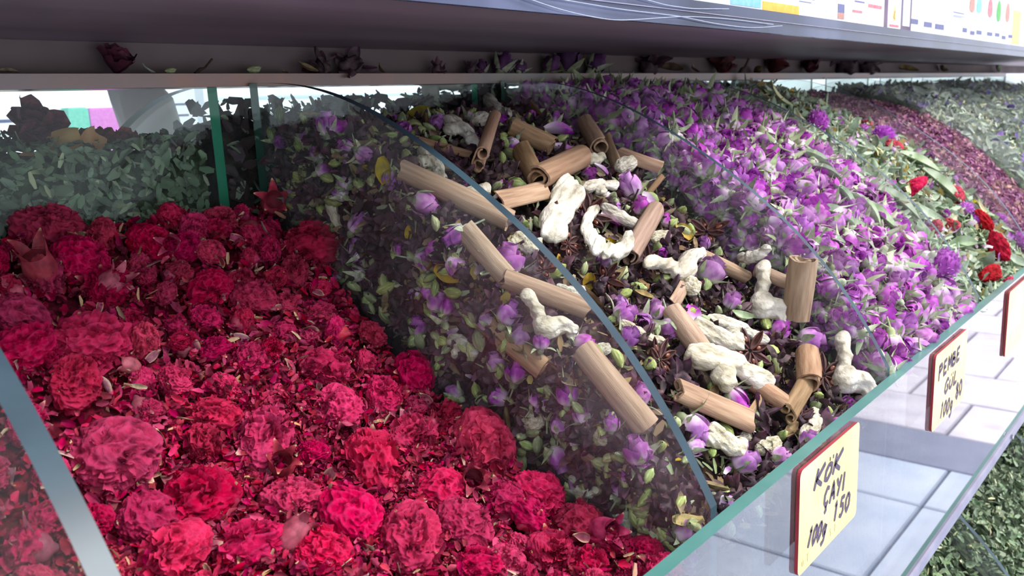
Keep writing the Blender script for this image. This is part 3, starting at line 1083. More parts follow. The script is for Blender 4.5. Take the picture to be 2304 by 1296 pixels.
shelf = tag(empty('upper_shelf', Matrix.Translation((0, 0.35, 0.235))), 'brown laminate shelf over the bins with a glossy grey front strip', 'shelf')
SOFF = Vector((0, -0.35, -0.235))
xa, xb = -0.7, 2.6
V = [(xa, fy(xa), .235), (xb, fy(xb), .235), (xb, .95, .235), (xa, .95, .235), (xa, fy(xa), .2505), (xb, fy(xb), .2505), (xb, .95, .2505), (xa, .95, .2505)]  # unseen rear part made deep to keep light off the rear bins
BF = [(0, 3, 2, 1), (4, 5, 6, 7), (0, 1, 5, 4), (2, 3, 7, 6), (1, 2, 6, 5), (3, 0, 4, 7)]
part('board', MB().poly(V, BF), ['shelf_laminate'], shelf, SOFF)
part('rear_board', MB().box((xa, 0.3525, 0.2159), (xb, 0.362, 0.2349)), ['rear_board'], shelf, SOFF)
V = [(xa, fy(xa)-.004, .2345), (xb, fy(xb)-.004, .2345), (xb, fy(xb)-.0005, .2345), (xa, fy(xa)-.0005, .2345)]
V += [(a, b, .2512) for a, b, c in V]
part('front_strip', MB().poly(V, BF), ['shelf_strip'], shelf, SOFF)
V = [(xa, fy(xa)-.0055, .2432), (xb, fy(xb)-.0055, .2432), (xb, fy(xb)-.0042, .2432), (xa, fy(xa)-.0042, .2432)]
V += [(a, b, .2437) for a, b, c in V]
part('strip_seam', MB().poly(V, BF), ['base_strip'], shelf, SOFF)


def wire(name, pxs, label):
    pts = []
    for px, py in pxs:
        x = on_plane(1, 0.12, px, py)[0]
        pts.append(on_plane(1, fy(x)-0.0065, px, py))
    # smooth curve through the points
    P = np.array(pts)
    s = np.linspace(0, len(P)-1, 40)
    Q = np.stack([np.interp(s, range(len(P)), P[:, i]) for i in range(3)], -1)
    for _ in range(6):
        Q[1:-1] = (Q[:-2]+Q[1:-1]*2+Q[2:])/4
    me = tube(Q, 0.0003, 6).mesh(name, ['wire'])
    tag(obj(name, me), label, 'wire', 'thin wires on the shelf strip')


wire('thin_wire', [(1050, -60), (1180, -5), (1280, 28), (1380, 47), (1450, 43), (1540, 36), (1640, 42), (1740, 55)], 'thin pale wire sagging lowest along the shelf strip')
wire('thin_wire', [(1180, -15), (1300, 5), (1400, 22), (1530, 36), (1600, 52), (1690, 64), (1760, 58)], 'thin pale wire crossing over the other and dipping farther along the strip')
wire('thin_wire', [(1420, -10), (1500, 12), (1560, 20), (1640, 20)], 'short thin pale wire just below the blue banded carton')


# cartons on the shelf
def xpx(px, py=60):
    return float(on_plane(1, 0.15, px, py)[0])


def carton(px0, px1, ph, label, prints, depth=0.07, face='carton_white', front=0.006):
    x0, x1 = xpx(px0, 30), xpx(px1, 60)
    y0 = fy((x0+x1)/2) + front
    z0 = 0.2513
    r = tag(empty('carton', Matrix.Translation(((x0+x1)/2, y0+depth/2, z0))), label, 'carton', 'cartons on the shelf')
    off = Vector((-(x0+x1)/2, -(y0+depth/2), -z0))
    part('box', MB().box((x0+0.001, y0, z0), (x1-0.001, y0+depth, z0+ph)), [face], r, off)
    for (u0, u1, v0, v1, m) in prints:      # fractions of the width, metres of the height
        xx0, xx1 = x0+(x1-x0)*u0, x0+(x1-x0)*u1
        part('print', MB().box((xx0, y0-0.0004, z0+v0), (xx1, y0-0.0001, z0+v1)), [m], r, off)
    return r, x0, x1, y0, z0, off


carton(1380, 1595, 0.11, 'white carton with a pale lilac base at the near end of the row', [(0.02, 0.98, 0.0005, 0.004, 'print_pale')])
carton(1598, 1672, 0.12, 'white carton with a light blue band along its foot', [(0.03, 0.97, 0.003, 0.013, 'print_blue')])
carton(1676, 1764, 0.12, 'white carton with an orange band along its foot', [(0.04, 0.98, 0.0008, 0.009, 'print_orange')])
carton(1768, 1884, 0.13, 'white carton with a small brown jar printed on it', [(0.02, 0.3, 0.0165, 0.0172, 'print_grey'), (0.02, 0.24, 0.0135, 0.0142, 'print_grey'), (0.36, 0.44, 0.010, 0.020, 'print_pale'), (0.52, 0.58, 0.008, 0.019, 'print_pale'), (0.76, 0.9, 0.0035, 0.009, 'print_brown'), (0.76, 0.9, 0.009, 0.017, 'print_grey'), (0.3, 0.6, 0.0, 0.001, 'print_yellow')])
carton(1886, 1972, 0.13, 'white carton with pink lettering and an orange foot line', [(0.02, 0.5, 0.0003, 0.0022, 'print_orange'), (0.15, 0.4, 0.012, 0.0145, 'print_red'), (0.55, 0.92, 0.019, 0.0225, 'print_red'), (0.64, 0.8, 0.006, 0.013, 'print_pale'), (0.2, 0.45, 0.022, 0.0235, 'print_grey')])
carton(1974, 1985, 0.13, 'narrow grey filler block standing in for the gap before the oil drop carton', [], face='carton_gap')  # added block, stands where there is only a gap
r, x0, x1, y0, z0, off = carton(1987, 2016, 0.14, 'narrow white carton printed with a yellow oil drop', [(0.15, 0.85, 0.0035, 0.006, 'print_red')])
dr = []
for t_ in np.linspace(0, 2*math.pi, 20, endpoint=False):
    dr.append((math.sin(t_)*0.0045*(1-0.0), 0.014+0.0045*math.cos(t_)+(0.009*max(0, math.cos(t_))**4)))
for sc_, mm_, e_ in ((1.0, 'print_yellow', 0.0003), (0.55, 'print_red', 0.0006), (0.38, 'print_yellow', 0.0009)):
    part('drop_print', MB().poly([((x0+x1)/2+a*sc_*((x1-x0)/0.03), y0-e_, z0+0.014+(b-0.014)*sc_) for a, b in dr], [tuple(range(20))]), [mm_], r, off)
carton(2018, 2043, 0.14, 'dark purple filler block standing in for the gap between two white cartons', [(0.2, 0.8, 0.006, 0.05, 'print_pale')], face='carton_gap')  # added block in place of the dark gap
pr = []
pr += [(0.36, 0.46, 0.0335, 0.035, 'print_grey'), (0.36, 0.47, 0.030, 0.0308, 'print_grey'), (0.36, 0.44, 0.0282, 0.029, 'print_grey'), (0.18, 0.26, 0.036, 0.0368, 'print_pale')]
for u in (0.06, 0.2, 0.56, 0.66, 0.82, 0.9):
    pr.append((u, u+0.06, 0.0232, 0.0238, 'print_pale'))
r, x0, x1, y0, z0, off = carton(2046, 2284, 0.16, 'wide white catalogue carton with coloured pods and grey price boxes', pr)
for pa, pb, qa, qb in ((2048, 2066, 41, 53), (2078, 2097, 48, 60), (2103, 2124, 53, 65), (2165, 2176, 61, 72), (2182, 2193, 68, 78), (2196, 2209, 67, 77), (2220, 2233, 71, 80), (2238, 2249, 73, 82), (2253, 2263, 79, 88), (2268, 2278, 77, 85)):
    A_, B_ = on_plane(1, y0, pa, qb), on_plane(1, y0, pb, qa)
    part('print', MB().box((A_[0], y0-0.0004, A_[2]), (B_[0], y0-0.0001, A_[2]+(B_[2]-A_[2])*0.8)), ['print_grey'], r, off)
for u, h_, mm_ in ((0.53, 0.007, 'print_brown'), (0.6, 0.006, 'print_blue'), (0.72, 0.009, 'print_red'), (0.82, 0.013, 'print_green'), (0.93, 0.011, 'print_brown')):
    xc = x0+(x1-x0)*u
    wv = (x1-x0)*0.028
    pts = [(xc+wv*math.sin(t_), y0-0.0004, z0+0.045+ (h_ if math.cos(t_) < 0 else 0.02)*math.cos(t_)) for t_ in np.linspace(0, 2*math.pi, 14, endpoint=False)]
    part('pod_print', MB().poly(pts, [tuple(range(14))]), [mm_], r, off)
carton(2288, 2297, 0.16, 'thin purple filler block in the gap beside the wide catalogue carton', [], face='carton_gap')  # added block closing a gap, not a real carton
carton(2298, 2330, 0.16, 'yellow edged carton at the far end of the row', [(0.05, 0.6, 0.004, 0.06, 'print_yellow')])
carton(2332, 2420, 0.16, 'plain white carton beyond the yellow edged one', [])


# ------------------------------------------------------------------ price tags
def stroke(mb, pts, wd, fmap, y):
    """flat marker stroke with round-ish ends; pts in letter space mapped to (x, z)"""
    P = [Vector(fmap(*p)) for p in pts]
    Q = []
    for a, b in zip(P[:-1], P[1:]):
        n = max(1, int((b-a).length/0.0012))
        Q += [a.lerp(b, i/n) for i in range(n)]
    Q.append(P[-1])
    L_, R_ = [], []
    for i, q in enumerate(Q):
        d = (Q[min(i+1, len(Q)-1)]-Q[max(0, i-1)])
        d = d.normalized() if d.length > 1e-9 else Vector((1, 0))
        n_ = Vector((-d.y, d.x))*wd*0.5*(0.75 if i in (0, len(Q)-1) else 1)
        L_.append(q+n_)
        R_.append(q-n_)
    V = [(q.x, y, q.y) for q in L_+R_]
    m_ = len(Q)
    F = [(i, i+1, m_+i+1, m_+i) for i in range(m_-1)]
    mb.poly(V, F)
    V2 = [(a, y+0.0002, c) for a, b, c in V]
    rim = list(range(m_)) + list(range(2*m_-1, m_-1, -1))
    n0 = len(rim)
    mb.poly([V[i] for i in rim]+[V2[i] for i in rim], [(i, (i+1) % n0, n0+(i+1) % n0, n0+i) for i in range(n0)])


GLY = {
    'K': [[(0, 1), (0, 0)], [(.8, 1), (.05, .45), (.9, 0)]],
    'Ö': [[(.3, .75), (.05, .5), (.1, .1), (.45, 0), (.75, .25), (.7, .65), (.3, .75)], [(.2, 1), (.3, 1)], [(.6, 1), (.7, 1)]],
    'Ç': [[(.8, .9), (.4, 1), (.05, .7), (.05, .35), (.35, .1), (.75, .25)], [(.4, .1), (.5, -.15), (.25, -.25)]],
    'A': [[(0, 0), (.45, 1), (.85, 0)], [(.2, .4), (.7, .4)]],
    'Y': [[(0, 1), (.4, .55)], [(.85, 1), (.35, 0)]],
    'I': [[(.3, 1), (.3, 0)]],
    '1': [[(.25, .8), (.5, 1), (.4, 0)]],
    '5': [[(.85, 1), (.3, 1), (.2, .6), (.65, .6), (.75, .25), (.45, 0), (.1, .1)]],
    '0': [[(.45, 1), (.1, .7), (.1, .3), (.4, 0), (.75, .3), (.75, .75), (.45, 1)]],
    '8': [[(.5, .55), (.15, .8), (.45, 1), (.75, .8), (.45, .52), (.1, .25), (.45, 0), (.8, .25), (.5, .55)]],
    'g': [[(.75, .55), (.4, .65), (.15, .4), (.4, .15), (.75, .3)], [(.8, .65), (.72, -.15), (.4, -.35), (.15, -.2)]],
    'P': [[(.05, 1), (0, -.1)], [(0, .95), (.6, 1), (.75, .7), (.05, .5)]],
    'E': [[(.75, 1), (.1, .95), (.05, 0), (.75, .05)], [(.08, .5), (.6, .52)]],
    'M': [[(0, 0), (.1, 1), (.42, .35), (.75, 1), (.85, 0)]],
    'B': [[(.05, 1), (.05, 0)], [(.05, .95), (.6, .9), (.55, .6), (.1, .52), (.75, .4), (.7, .05), (.05, 0)]],
    'G': [[(.8, .85), (.45, 1), (.1, .7), (.1, .25), (.45, 0), (.8, .2), (.78, .48), (.5, .46)]],
    'Ü': [[(.05, .75), (.1, .15), (.45, 0), (.75, .2), (.75, .75)], [(.2, 1), (.3, 1)], [(.6, 1), (.7, 1)]],
    'L': [[(.1, 1), (.1, 0), (.8, .05)]],
    'T': [[(0, 1), (.9, 1)], [(.45, 1), (.45, 0)]],
    'S': [[(.8, .85), (.4, 1), (.15, .75), (.7, .35), (.5, 0), (.1, .1)]],
    '.': [[(.3, 0), (.4, .05)]],
}


def price_tag(tl_, br_, label, lines, small):
    yb, yf = -0.0074, -0.0094
    A_, B_ = on_plane(1, yf, *tl_), on_plane(1, yf, *br_)
    x0, x1, zt, zb = A_[0], B_[0], A_[2], B_[2]
    r = tag(empty('price_tag', Matrix.Translation(((x0+x1)/2, yf, zb))), label, 'price tag', 'price tags on the front panel')
    off = Vector((-(x0+x1)/2, -yf, -zb))
    # rounded card
    rad = 0.004
    out_ = []
    for cx, cz, a0 in ((x1-rad, zt-rad, 0), (x0+rad, zt-rad, 90), (x0+rad, zb+rad, 180), (x1-rad, zb+rad, 270)):
        for q in range(5):
            a = math.radians(a0+q*22.5)
            out_.append((cx+rad*math.cos(a), cz+rad*math.sin(a)))
    n_ = len(out_)
    V = [(a, yf, b) for a, b in out_]+[(a, yb, b) for a, b in out_]
    F = [tuple(range(n_-1, -1, -1)), tuple(range(n_, 2*n_))]+[(i, (i+1) % n_, n_+(i+1) % n_, n_+i) for i in range(n_)]
    mb = MB().poly(V, F)
    mb.m = [0, 0]+[1]*n_
    part('card', mb, ['tag_card', 'tag_edge'], r, off)
    mb = MB()
    for txt, bl, br, tl, wd in lines:
        B = [on_plane(1, yf, *q) for q in (bl, br, tl)]
        o2 = Vector((B[0][0], B[0][2]))
        ux = Vector((B[1][0], B[1][2]))-o2
        uy = Vector((B[2][0], B[2][2]))-o2
        n2 = len(txt)
        for i, ch in enumerate(txt):
            for s_ in GLY[ch]:
                stroke(mb, s_, wd, lambda a, b: o2+ux*((i+a*0.9)/n2)+uy*b, yf-0.0002)
    if mb.n:
        part('handwriting', mb, ['marker_ink'], r, off)
    mb = MB()
    for txt, u, v, h_ in small:
        for i, ch in enumerate(txt):
            for s_ in GLY[ch]:
                stroke(mb, s_, 0.00035, lambda a, b: Vector((x0+u+(i+a*0.8)*h_*0.75, zb+v+b*h_)), yf-0.0002)
    for i in range(22 if small else 0):
        xq = x0+0.02+i*0.003
        stroke(mb, [(0, 0), (1, 0)], 0.0003, lambda a, b: Vector((xq+a*0.0012, zb+0.0135)), yf-0.0002)
    if mb.n:
        part('small_print', mb, ['faint_print'], r, off)


price_tag((1801, 1062), (1926, 1158), 'yellow price tag handwritten KÖK ÇAYI 150 100g', [
    ('KÖK', (1831, 1105), (1893, 1051), (1842, 1054), 0.0029),
    ('ÇAYI', (1852, 1147), (1905, 1095), (1857, 1102), 0.0027),
    ('150', (1872, 1177), (1912, 1143), (1877, 1134), 0.0027),
    ('100g', (1813, 1236), (1857, 1205), (1822, 1190), 0.0026)], [('Ü.T', 0.005, 0.004, 0.0045), ('S.T', 0.045, 0.0045, 0.0045)])
price_tag((2106, 801), (2167, 897), 'yellow price tag handwritten PEMBE GÜL 80 100g', [
    ('PEMBE', (2112, 855), (2161, 805), (2114, 824), 0.0029),
    ('GÜL', (2123, 889), (2154, 856), (2128, 856), 0.0029),
    ('80', (2149, 900), (2165, 882), (2151, 866), 0.0029),
    ('100g', (2113, 944), (2142, 922), (2118, 908), 0.0026)], [])
price_tag((2272, 658), (2312, 748), 'yellow price tag almost edge on at the far end of the front panel', [], [])

# ------------------------------------------------------------------ heaps in the bins
def heap(name, i, mname, label, pilef=None, xr=None, y0=0.0005, y1=0.334, zb=-0.16, drop=0.004, seed=1, nx=50, ny=66, amp=0.0035, inset=0.0):
    xr = xr or XR[i]
    x0, x1 = xr[0]+T_/2+0.0003+inset, xr[1]-T_/2-0.0003
    X, Y = np.meshgrid(np.linspace(x0, x1, nx), np.linspace(y0, y1, ny), indexing='ij')
    Z = (pile(i, X, Y) if pilef is None else pilef(X, Y)) - drop
    a, b = Noise(seed), Noise(seed+1, 11)
    Q = np.stack([X*100, Y*100, X*0], -1)
    Z = Z + amp*(a(Q, 0.7)*0.8 + b.ridge(Q, 1.6)*0.5-0.3)
    P = np.stack([X, Y, Z], -1)
    mb = MB().grid(P)
    for row in (P[0], P[-1][::-1], P[:, 0][::-1], P[:, -1]):
        lo = row.copy()
        lo[:, 2] = zb
        mb.grid(np.stack([row, lo]), None, 0)
    return tag(obj(name, mb.mesh(name, [mname])), label, 'dried flowers', kind='stuff')


def qrot(zaxis, spin=0.0):
    return zaxis.to_track_quat('Z', 'Y').to_matrix().to_4x4() @ rot('Z', spin)


def pose(p, zaxis, spin, s):
    if not hasattr(s, '__len__'):
        s = (s, s, s)
    return Matrix.Translation(p) @ qrot(Vector(zaxis), spin) @ Matrix.Diagonal((*s, 1))


def pose_along(p, axis, up, s):
    """local X along axis, local Z near up"""
    x = Vector(axis).normalized()
    z = (Vector(up) - x*Vector(up).dot(x)).normalized()
    y = z.cross(x)
    R = Matrix(((x.x, y.x, z.x), (x.y, y.y, z.y), (x.z, y.z, z.z))).to_4x4()
    if not hasattr(s, '__len__'):
        s = (s, s, s)
    return Matrix.Translation(p) @ R @ Matrix.Diagonal((*s, 1))


def rand_dir(n, spread):
    v = Vector(n) + Vector((random.gauss(0, 1), random.gauss(0, 1), random.gauss(0, 1)))*spread
    return v.normalized()


def thing2(name, M, parts, label, cat, group):
    r = empty(name, M)
    tag(r, label, cat, group)
    for nm, me in parts:
        obj(nm, me, r)
    return r


def single(name, me, M, label, cat, group):
    return tag(obj(name, me, None, M), label, cat, group)


def darts(n, x0, x1, y0, y1, d, tries=40, keep=None, dens=None):
    """scattered spots at least d apart"""
    cell = {}
    out = []
    for _ in range(n*tries):
        if len(out) >= n:
            break
        x, y = random.uniform(x0, x1), random.uniform(y0, y1)
        if dens is not None and random.random() > dens(x, y):
            continue
        k = (int(x/d), int(y/d))
        ok = True
        for a in (-1, 0, 1):
            for b in (-1, 0, 1):
                for q in cell.get((k[0]+a, k[1]+b), ()):
                    if (q[0]-x)**2+(q[1]-y)**2 < d*d:
                        ok = False
        if keep is not None and ok:
            for (kx, ky, kr) in keep:
                if (kx-x)**2+(ky-y)**2 < kr*kr:
                    ok = False
                    break
        if ok:
            cell.setdefault(k, []).append((x, y))
            out.append((x, y))
    return out


def me_arrays(me):
    n = len(me.vertices)
    V = np.zeros(n*3, np.float32)
    me.vertices.foreach_get('co', V)
    F = [tuple(p.vertices) for p in me.polygons]
    T = np.zeros(n, np.float32)
    if 'tip' in me.attributes:
        me.attributes['tip'].data.foreach_get('value', T)
    return V.reshape(-1, 3), F, T


def stuff(name, items, label, cat, rndseed=0):
    """many small pieces joined to one mesh: items = list of (mesh, matrix)"""
    cache, mats, Vs, Ts, Rs = {}, [], [], [], []
    Fq, Ft, Mq, Mt = [], [], [], []
    n = 0
    g = np.random.default_rng(rndseed)
    for me, M in items:
        if me.name not in cache:
            V, F, T = me_arrays(me)
            q = np.array([f for f in F if len(f) == 4], np.int64).reshape(-1, 4)
            t = np.array([f for f in F if len(f) == 3], np.int64).reshape(-1, 3)
            mn = me.materials[0].name
            if mn not in mats:
                mats.append(mn)
            cache[me.name] = (V, q, t, T, mats.index(mn))
        V, q, t, T, mi = cache[me.name]
        A = np.array(M)
        Vs.append(V@A[:3, :3].T + A[:3, 3])
        Ts.append(T)
        Rs.append(np.full(len(V), g.random()))
        if len(q):
            Fq.append(np.concatenate([q[:, [0, 1, 2]], q[:, [0, 2, 3]]])+n)
            Mq.append(np.full(len(q)*2, mi))
        if len(t):
            Ft.append(t+n)
            Mt.append(np.full(len(t), mi))
        n += len(V)
    F = np.concatenate(Fq+Ft)
    Mi = np.concatenate(Mq+Mt)
    me = make_mesh(name, np.concatenate(Vs), F, Mi, np.concatenate(Ts), mats, True, np.concatenate(Rs))
    return tag(obj(name, me), label, cat, kind='stuff')


# tiny scraps, a few triangles each, only for joined stuff
def scrap(name, mname, seed, W_=0.7, curl=0.9):
    g = random.Random(seed)
    P, t = petal(L=1, W=W_, shape=(0.5, 1.0, 0.5), curl=curl*g.uniform(-1, 1), cup=g.uniform(0, 0.8), wave=0.12, wf=4, nu=3, nv=4, ph=g.uniform(0, 6))
    return MB().grid(P+np.array([0, -0.5, 0]), t).mesh(name, [mname])


S_RED = [scrap('red_scrap', 'red_crumb', i) for i in range(6)]
S_CREAM = [scrap('cream_scrap', 'cream_scrap', i+10, 0.35, 1.4) for i in range(4)]
S_DARK = [scrap('dark_scrap', 'hibiscus', i+20) for i in range(4)]
S_BRN = [scrap('brown_scrap', 'bark_leaf', i+30, 0.5) for i in range(3)]
S_ROSE = [scrap('rose_scrap', 'rose_petal', i+40) for i in range(3)]
S_GRN = [scrap('green_scrap', 'rose_green', i+50, 0.35) for i in range(4)]
S_HERB = [scrap('herb_scrap', 'herb_leaf', i+60, 0.5, 1.3) for i in range(5)]
S_PALE = [scrap('pale_scrap', 'herb_pale', i+70, 0.35) for i in range(3)]
S_PET = [scrap('petal_scrap', 'petal_crumb', i+80) for i in range(5)]
S_GREY = [scrap('grey_scrap', 'grey_herb', i+90, 0.5) for i in range(5)]
S_FLK = [scrap('flake_scrap', 'flake_leaf', i+100, 0.6) for i in range(6)]
S_LAV = [scrap('lavender_scrap', 'lavender_bit', i+110) for i in range(2)]
S_YEL = [scrap('yellow_scrap', 'yellow_petal', i+120) for i in range(2)]


def scatter_scraps(i, n, kinds, size, lift=(0.0, 0.006), spread=0.7, pilef=None, nf=None, xr=None, yr=(0.003, 0.33), dens=None, wall=0):
    """list of (mesh, matrix) lying on heap i; kinds = [(meshes, weight)]"""
    xr = xr or XR[i]
    ws = [w_ for _, w_ in kinds]
    out = []
    while len(out) < n:
        x, y = random.uniform(xr[0]+0.005, xr[1]-0.005), random.uniform(*yr)
        if dens is not None and random.random() > dens(x, y):
            continue
        me = random.choice(random.choices(kinds, ws)[0][0])
        if pilef is None:
            z = float(pile(i, x, y))
            nn = pile_n(i, x, y)
        else:
            z, nn = float(pilef(x, y)), nf
        out.append((me, pose((x, y, z+random.uniform(*lift)), rand_dir(nn, spread), random.uniform(0, 6.28), random.uniform(*size))))
    for _ in range(wall):       # pressed against the divider on the near side
        y = random.uniform(0.02, 0.33)
        top = float(pile(i, xr[0]+0.01, y))
        bot = float(pile(i-1, xr[0]-0.01, y))-0.02
        if bot > top:
            continue
        me = random.choice(random.choices(kinds, ws)[0][0])
        out.append((me, pose((xr[0]+T_/2+random.uniform(0.006, 0.017), y, random.uniform(bot, top)), rand_dir((-1, 0, 0), 0.6), random.uniform(0, 6.28), random.uniform(*size))))
    return out


def roundish(v):
    return Vector(v)


USED = set()


def rel(prefix, p, marks, fallback):
    """a label that places a thing beside a landmark one can find in the picture"""
    x, y = project(p)
    for d, mx, my, nm in sorted((math.hypot(a-x, b-y), a, b, c) for a, b, c in marks)[:14]:
        dx, dy = x-mx, y-my
        if d < 4 or d > 380:
            continue
        w_ = ('right of' if dx > 0 else 'left of') if abs(dx) > abs(dy) else ('in front of' if dy > 0 else 'behind')
        lab = '%s %s the %s' % (prefix, ('just '+w_) if d < 55 else w_, nm)
        if lab not in USED and len(lab.split()) <= 16:
            USED.add(lab)
            return lab
    return fallback


# ---- bin 1: crimson pomegranate-like blossoms
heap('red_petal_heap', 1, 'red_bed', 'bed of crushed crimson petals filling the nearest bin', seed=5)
G1 = 'dried crimson blossoms in the nearest bin'


def zone1(x, y):
    if y > 0.24:
        return 'high at the shaded back of the nearest bin'
    if x > -0.03:
        return 'against the clear divider of the nearest bin'
    if y < 0.06:
        return 'low at the front of the nearest bin'
    return 'in the middle of the nearest bin'


CALS = [(385, 578, 55, 'smooth rosy empty calyx in the crumbs near the back of the nearest bin'), (1030, 920, 80, 'dusky plum calyx with pointed lobes at the divider of the nearest bin'),
                                          (615, 490, 75, 'plum coloured petal-like calyx leaning at the shaded back corner by the divider'), (905, 965, 50, 'dark round calyx bulb, first of a touching pair'),
                                          (965, 985, 50, 'dark round calyx bulb, second of a touching pair'), (630, 1080, 80, 'blurred rosy calyx low in the middle of the nearest bin'),
                                          (1060, 1110, 75, 'folded rosy calyx standing among large blossoms near the divider'), (1360, 1230, 80, 'glossy pink calyx lying near the front glass of the nearest bin'),
                                          (660, 1240, 85, 'dark purple and red calyx lying low at the front'), (85, 640, 90, 'orange-brown calyx at the far left of the nearest bin'),
                                          (250, 670, 70, 'crimson calyx bulb in the left half of the nearest bin'), (555, 540, 45, 'orange-red calyx near the shaded back of the nearest bin'),
                                          (775, 1000, 60, 'pink calyx lying beside a large blossom in the middle'), (285, 850, 50, 'dusty pink calyx among the crumbs on the left'), (130, 470, 80, 'large dusky calyx in shade at the back left')]
for k_, (px, py, dia, lab) in enumerate(CALS):
    h = hit(px, py, 1)
    if h:
        p, n, i, t = h
        s = dia*t/F_PX*0.62
        single('fallen_calyx', FALLEN[k_ % 3], pose(p+n*s*0.5+Vector((0, 0, 0.004)), rand_dir((random.uniform(-1, 1), -0.6, 0.5), 0.3), random.uniform(0, 6.28), s), lab, 'calyx', 'smooth empty calyces in the nearest bin')
MARK1 = [(a, b, d) for a, b, c, d in CALS] + [(615, 635, 'single yellow green leaf'), (285, 1290, 'foot of the nearest divider rim'), (1600, 1165, 'front corner of the root tea divider'), (578, 405, 'back upright edge of the root tea divider'), (5, 725, 'upper part of the nearest divider rim'), (1300, 1290, 'green front edge at the bottom')]


def red_blossom(x, y, size, lift=0.004, tilt=0.55, label=None):
    z = float(pile(1, x, y))
    n = pile_n(1, x, y)
    p = (x, y, z+lift)
    M = pose(p, rand_dir(n, tilt), random.uniform(0, 6.28), (size*random.uniform(.92, 1.1), size*random.uniform(.9, 1.08), size))
    return thing2('dried_red_blossom', M, [('petals', random.choice(RED_HEAD)), ('calyx', random.choice(RED_CAL))],
                  label or rel('small crimson blossom', p, MARK1, 'crinkled dried crimson blossom '+zone1(x, y)), 'dried blossom', G1+', '+zone1(x, y).split(' of ')[0])


big1 = []
for px, py, dia in [(835, 1060, 165), (1085, 1025, 160), (1180, 1020, 110), (925, 1000, 120), (1205, 1125, 125), (790, 1180, 150), (925, 1235, 150),
                    (1040, 1195, 130), (720, 1260, 130), (440, 1140, 160), (590, 1000, 150), (730, 840, 110), (705, 570, 140), (660, 620, 80), (790, 640, 90),
                    (880, 770, 120), (840, 690, 90), (925, 850, 110), (180, 600, 110), (120, 540, 130), (280, 470, 120), (475, 470, 130), (570, 445, 90),
                    (350, 440, 90), (565, 680, 95), (470, 660, 90), (340, 560, 90), (160, 870, 120), (250, 1050, 170), (480, 950, 110), (200, 790, 150),
                    (130, 440, 130), (230, 400, 110), (60, 490, 110), (990, 1110, 110), (1300, 1190, 110), (1375, 1230, 90), (1450, 1250, 80), (1240, 1260, 110), (1130, 1275, 90),
                    (330, 1190, 130), (390, 1270, 150), (560, 1250, 150), (660, 1140, 120), (240, 660, 100), (100, 640, 100), (760, 930, 110), (860, 900, 100), (40, 730, 110), (60, 800, 120)]:
    h = hit(px, py, 1)
    if h is None:
        continue
    p, n, i, t = h
    s = dia*t/F_PX*0.5*0.92
    big1.append((p.x, p.y, s*1.45))
    v = CAM-np.array(p)
    v /= np.linalg.norm(v)
    M = pose(p + n*s*0.30, (n*0.8+Vector(v)*0.5+Vector((random.gauss(0, .3), random.gauss(0, .3), 0))).normalized(), random.uniform(0, 6.28), (s, s*random.uniform(.85, 1.05), s))
    thing2('dried_red_blossom', M, [('petals', random.choice(RED_HEAD)), ('calyx', random.choice(RED_CAL))], rel('large crimson blossom', p, MARK1, 'large crinkled dried crimson blossom '+zone1(p.x, p.y)), 'dried blossom', G1+', large '+zone1(p.x, p.y).split(' of ')[0])


def dens1(x, y):        # the middle is mostly crumbs
    return 0.12 if ((x+0.105)/0.085)**2+((y-0.155)/0.075)**2 < 1 else 1.0


for x, y in darts(150, XR[1][0]+0.012, -0.012, 0.008, 0.322, 0.0135, keep=big1, dens=dens1):
    red_blossom(x, y, random.uniform(0.006, 0.011), random.uniform(-0.003, 0.008), 0.9)
it = scatter_scraps(1, 6500, [(S_RED, 1)], (0.003, 0.0075), lift=(-0.002, 0.006), spread=0.9)
it += scatter_scraps(1, 6500, [(S_RED, 1)], (0.002, 0.0065), lift=(0.0, 0.008), spread=0.9, dens=lambda x, y: 1.05-min(1, ((x+0.10)/0.10)**2+((y-0.16)/0.09)**2))
stuff('red_petal_scraps', it, 'loose crimson petal scraps between the blossoms of the nearest bin', 'petals', 1)
stuff('cream_scraps', scatter_scraps(1, 480, [(S_CREAM, 1)], (0.003, 0.009), lift=(0.001, 0.010), spread=1.0), 'curled cream coloured sepal scraps among the crimson blossoms', 'petals', 2)
for x, y in darts(110, XR[1][0]+0.012, -0.012, 0.008, 0.322, 0.014):
    z = float(pile(1, x, y))
    p_ = (x, y, z+random.uniform(.003, .009))
    single('curled_sepal', random.choice(SEPAL), pose(p_, rand_dir(pile_n(1, x, y), 1.0), random.uniform(0, 6.28), random.uniform(.006, .012)), rel('curled cream rimmed sepal', p_, MARK1, 'curled cream rimmed sepal '+zone1(x, y)), 'sepal', 'curled sepals in the nearest bin')
h = hit(615, 635, 1)
single('herb_leaf', LEAF[1], pose_along(h[0]+h[1]*0.01, (0.12, 0.5, 1.0), (-0.7, -0.6, 0.3), (0.008, 0.014, 0.014)) @ rot('Z', -1.57), 'single yellow green leaf standing among the crimson blossoms', 'leaf', None)
h = hit(300, 440, 1)
if h:
    single('herb_leaf', LEAF[2], pose_along(h[0]+h[1]*0.01, (1, 0.4, 0.5), (-0.5, -0.6, 0.6), 0.02), 'long green leaf at the shaded back of the nearest bin', 'leaf', None)

# ---- bin 2: root tea, with cinnamon, ginger, star anise, rosebuds
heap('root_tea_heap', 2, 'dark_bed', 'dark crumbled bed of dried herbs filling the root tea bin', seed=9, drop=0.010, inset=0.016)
KEEP2 = []


def pxm(d, t):
    return d*t/F_PX


def hit2(px, py):
    h_ = hit(px, py, 2)
    if h_ is None:          # leaning on the far divider above the heap
        p_ = on_plane(0, W-0.016, px, py)
        return Vector(p_), Vector((-0.5, 0, 0.5)), 2, float(np.linalg.norm(p_-CAM))
    return h_


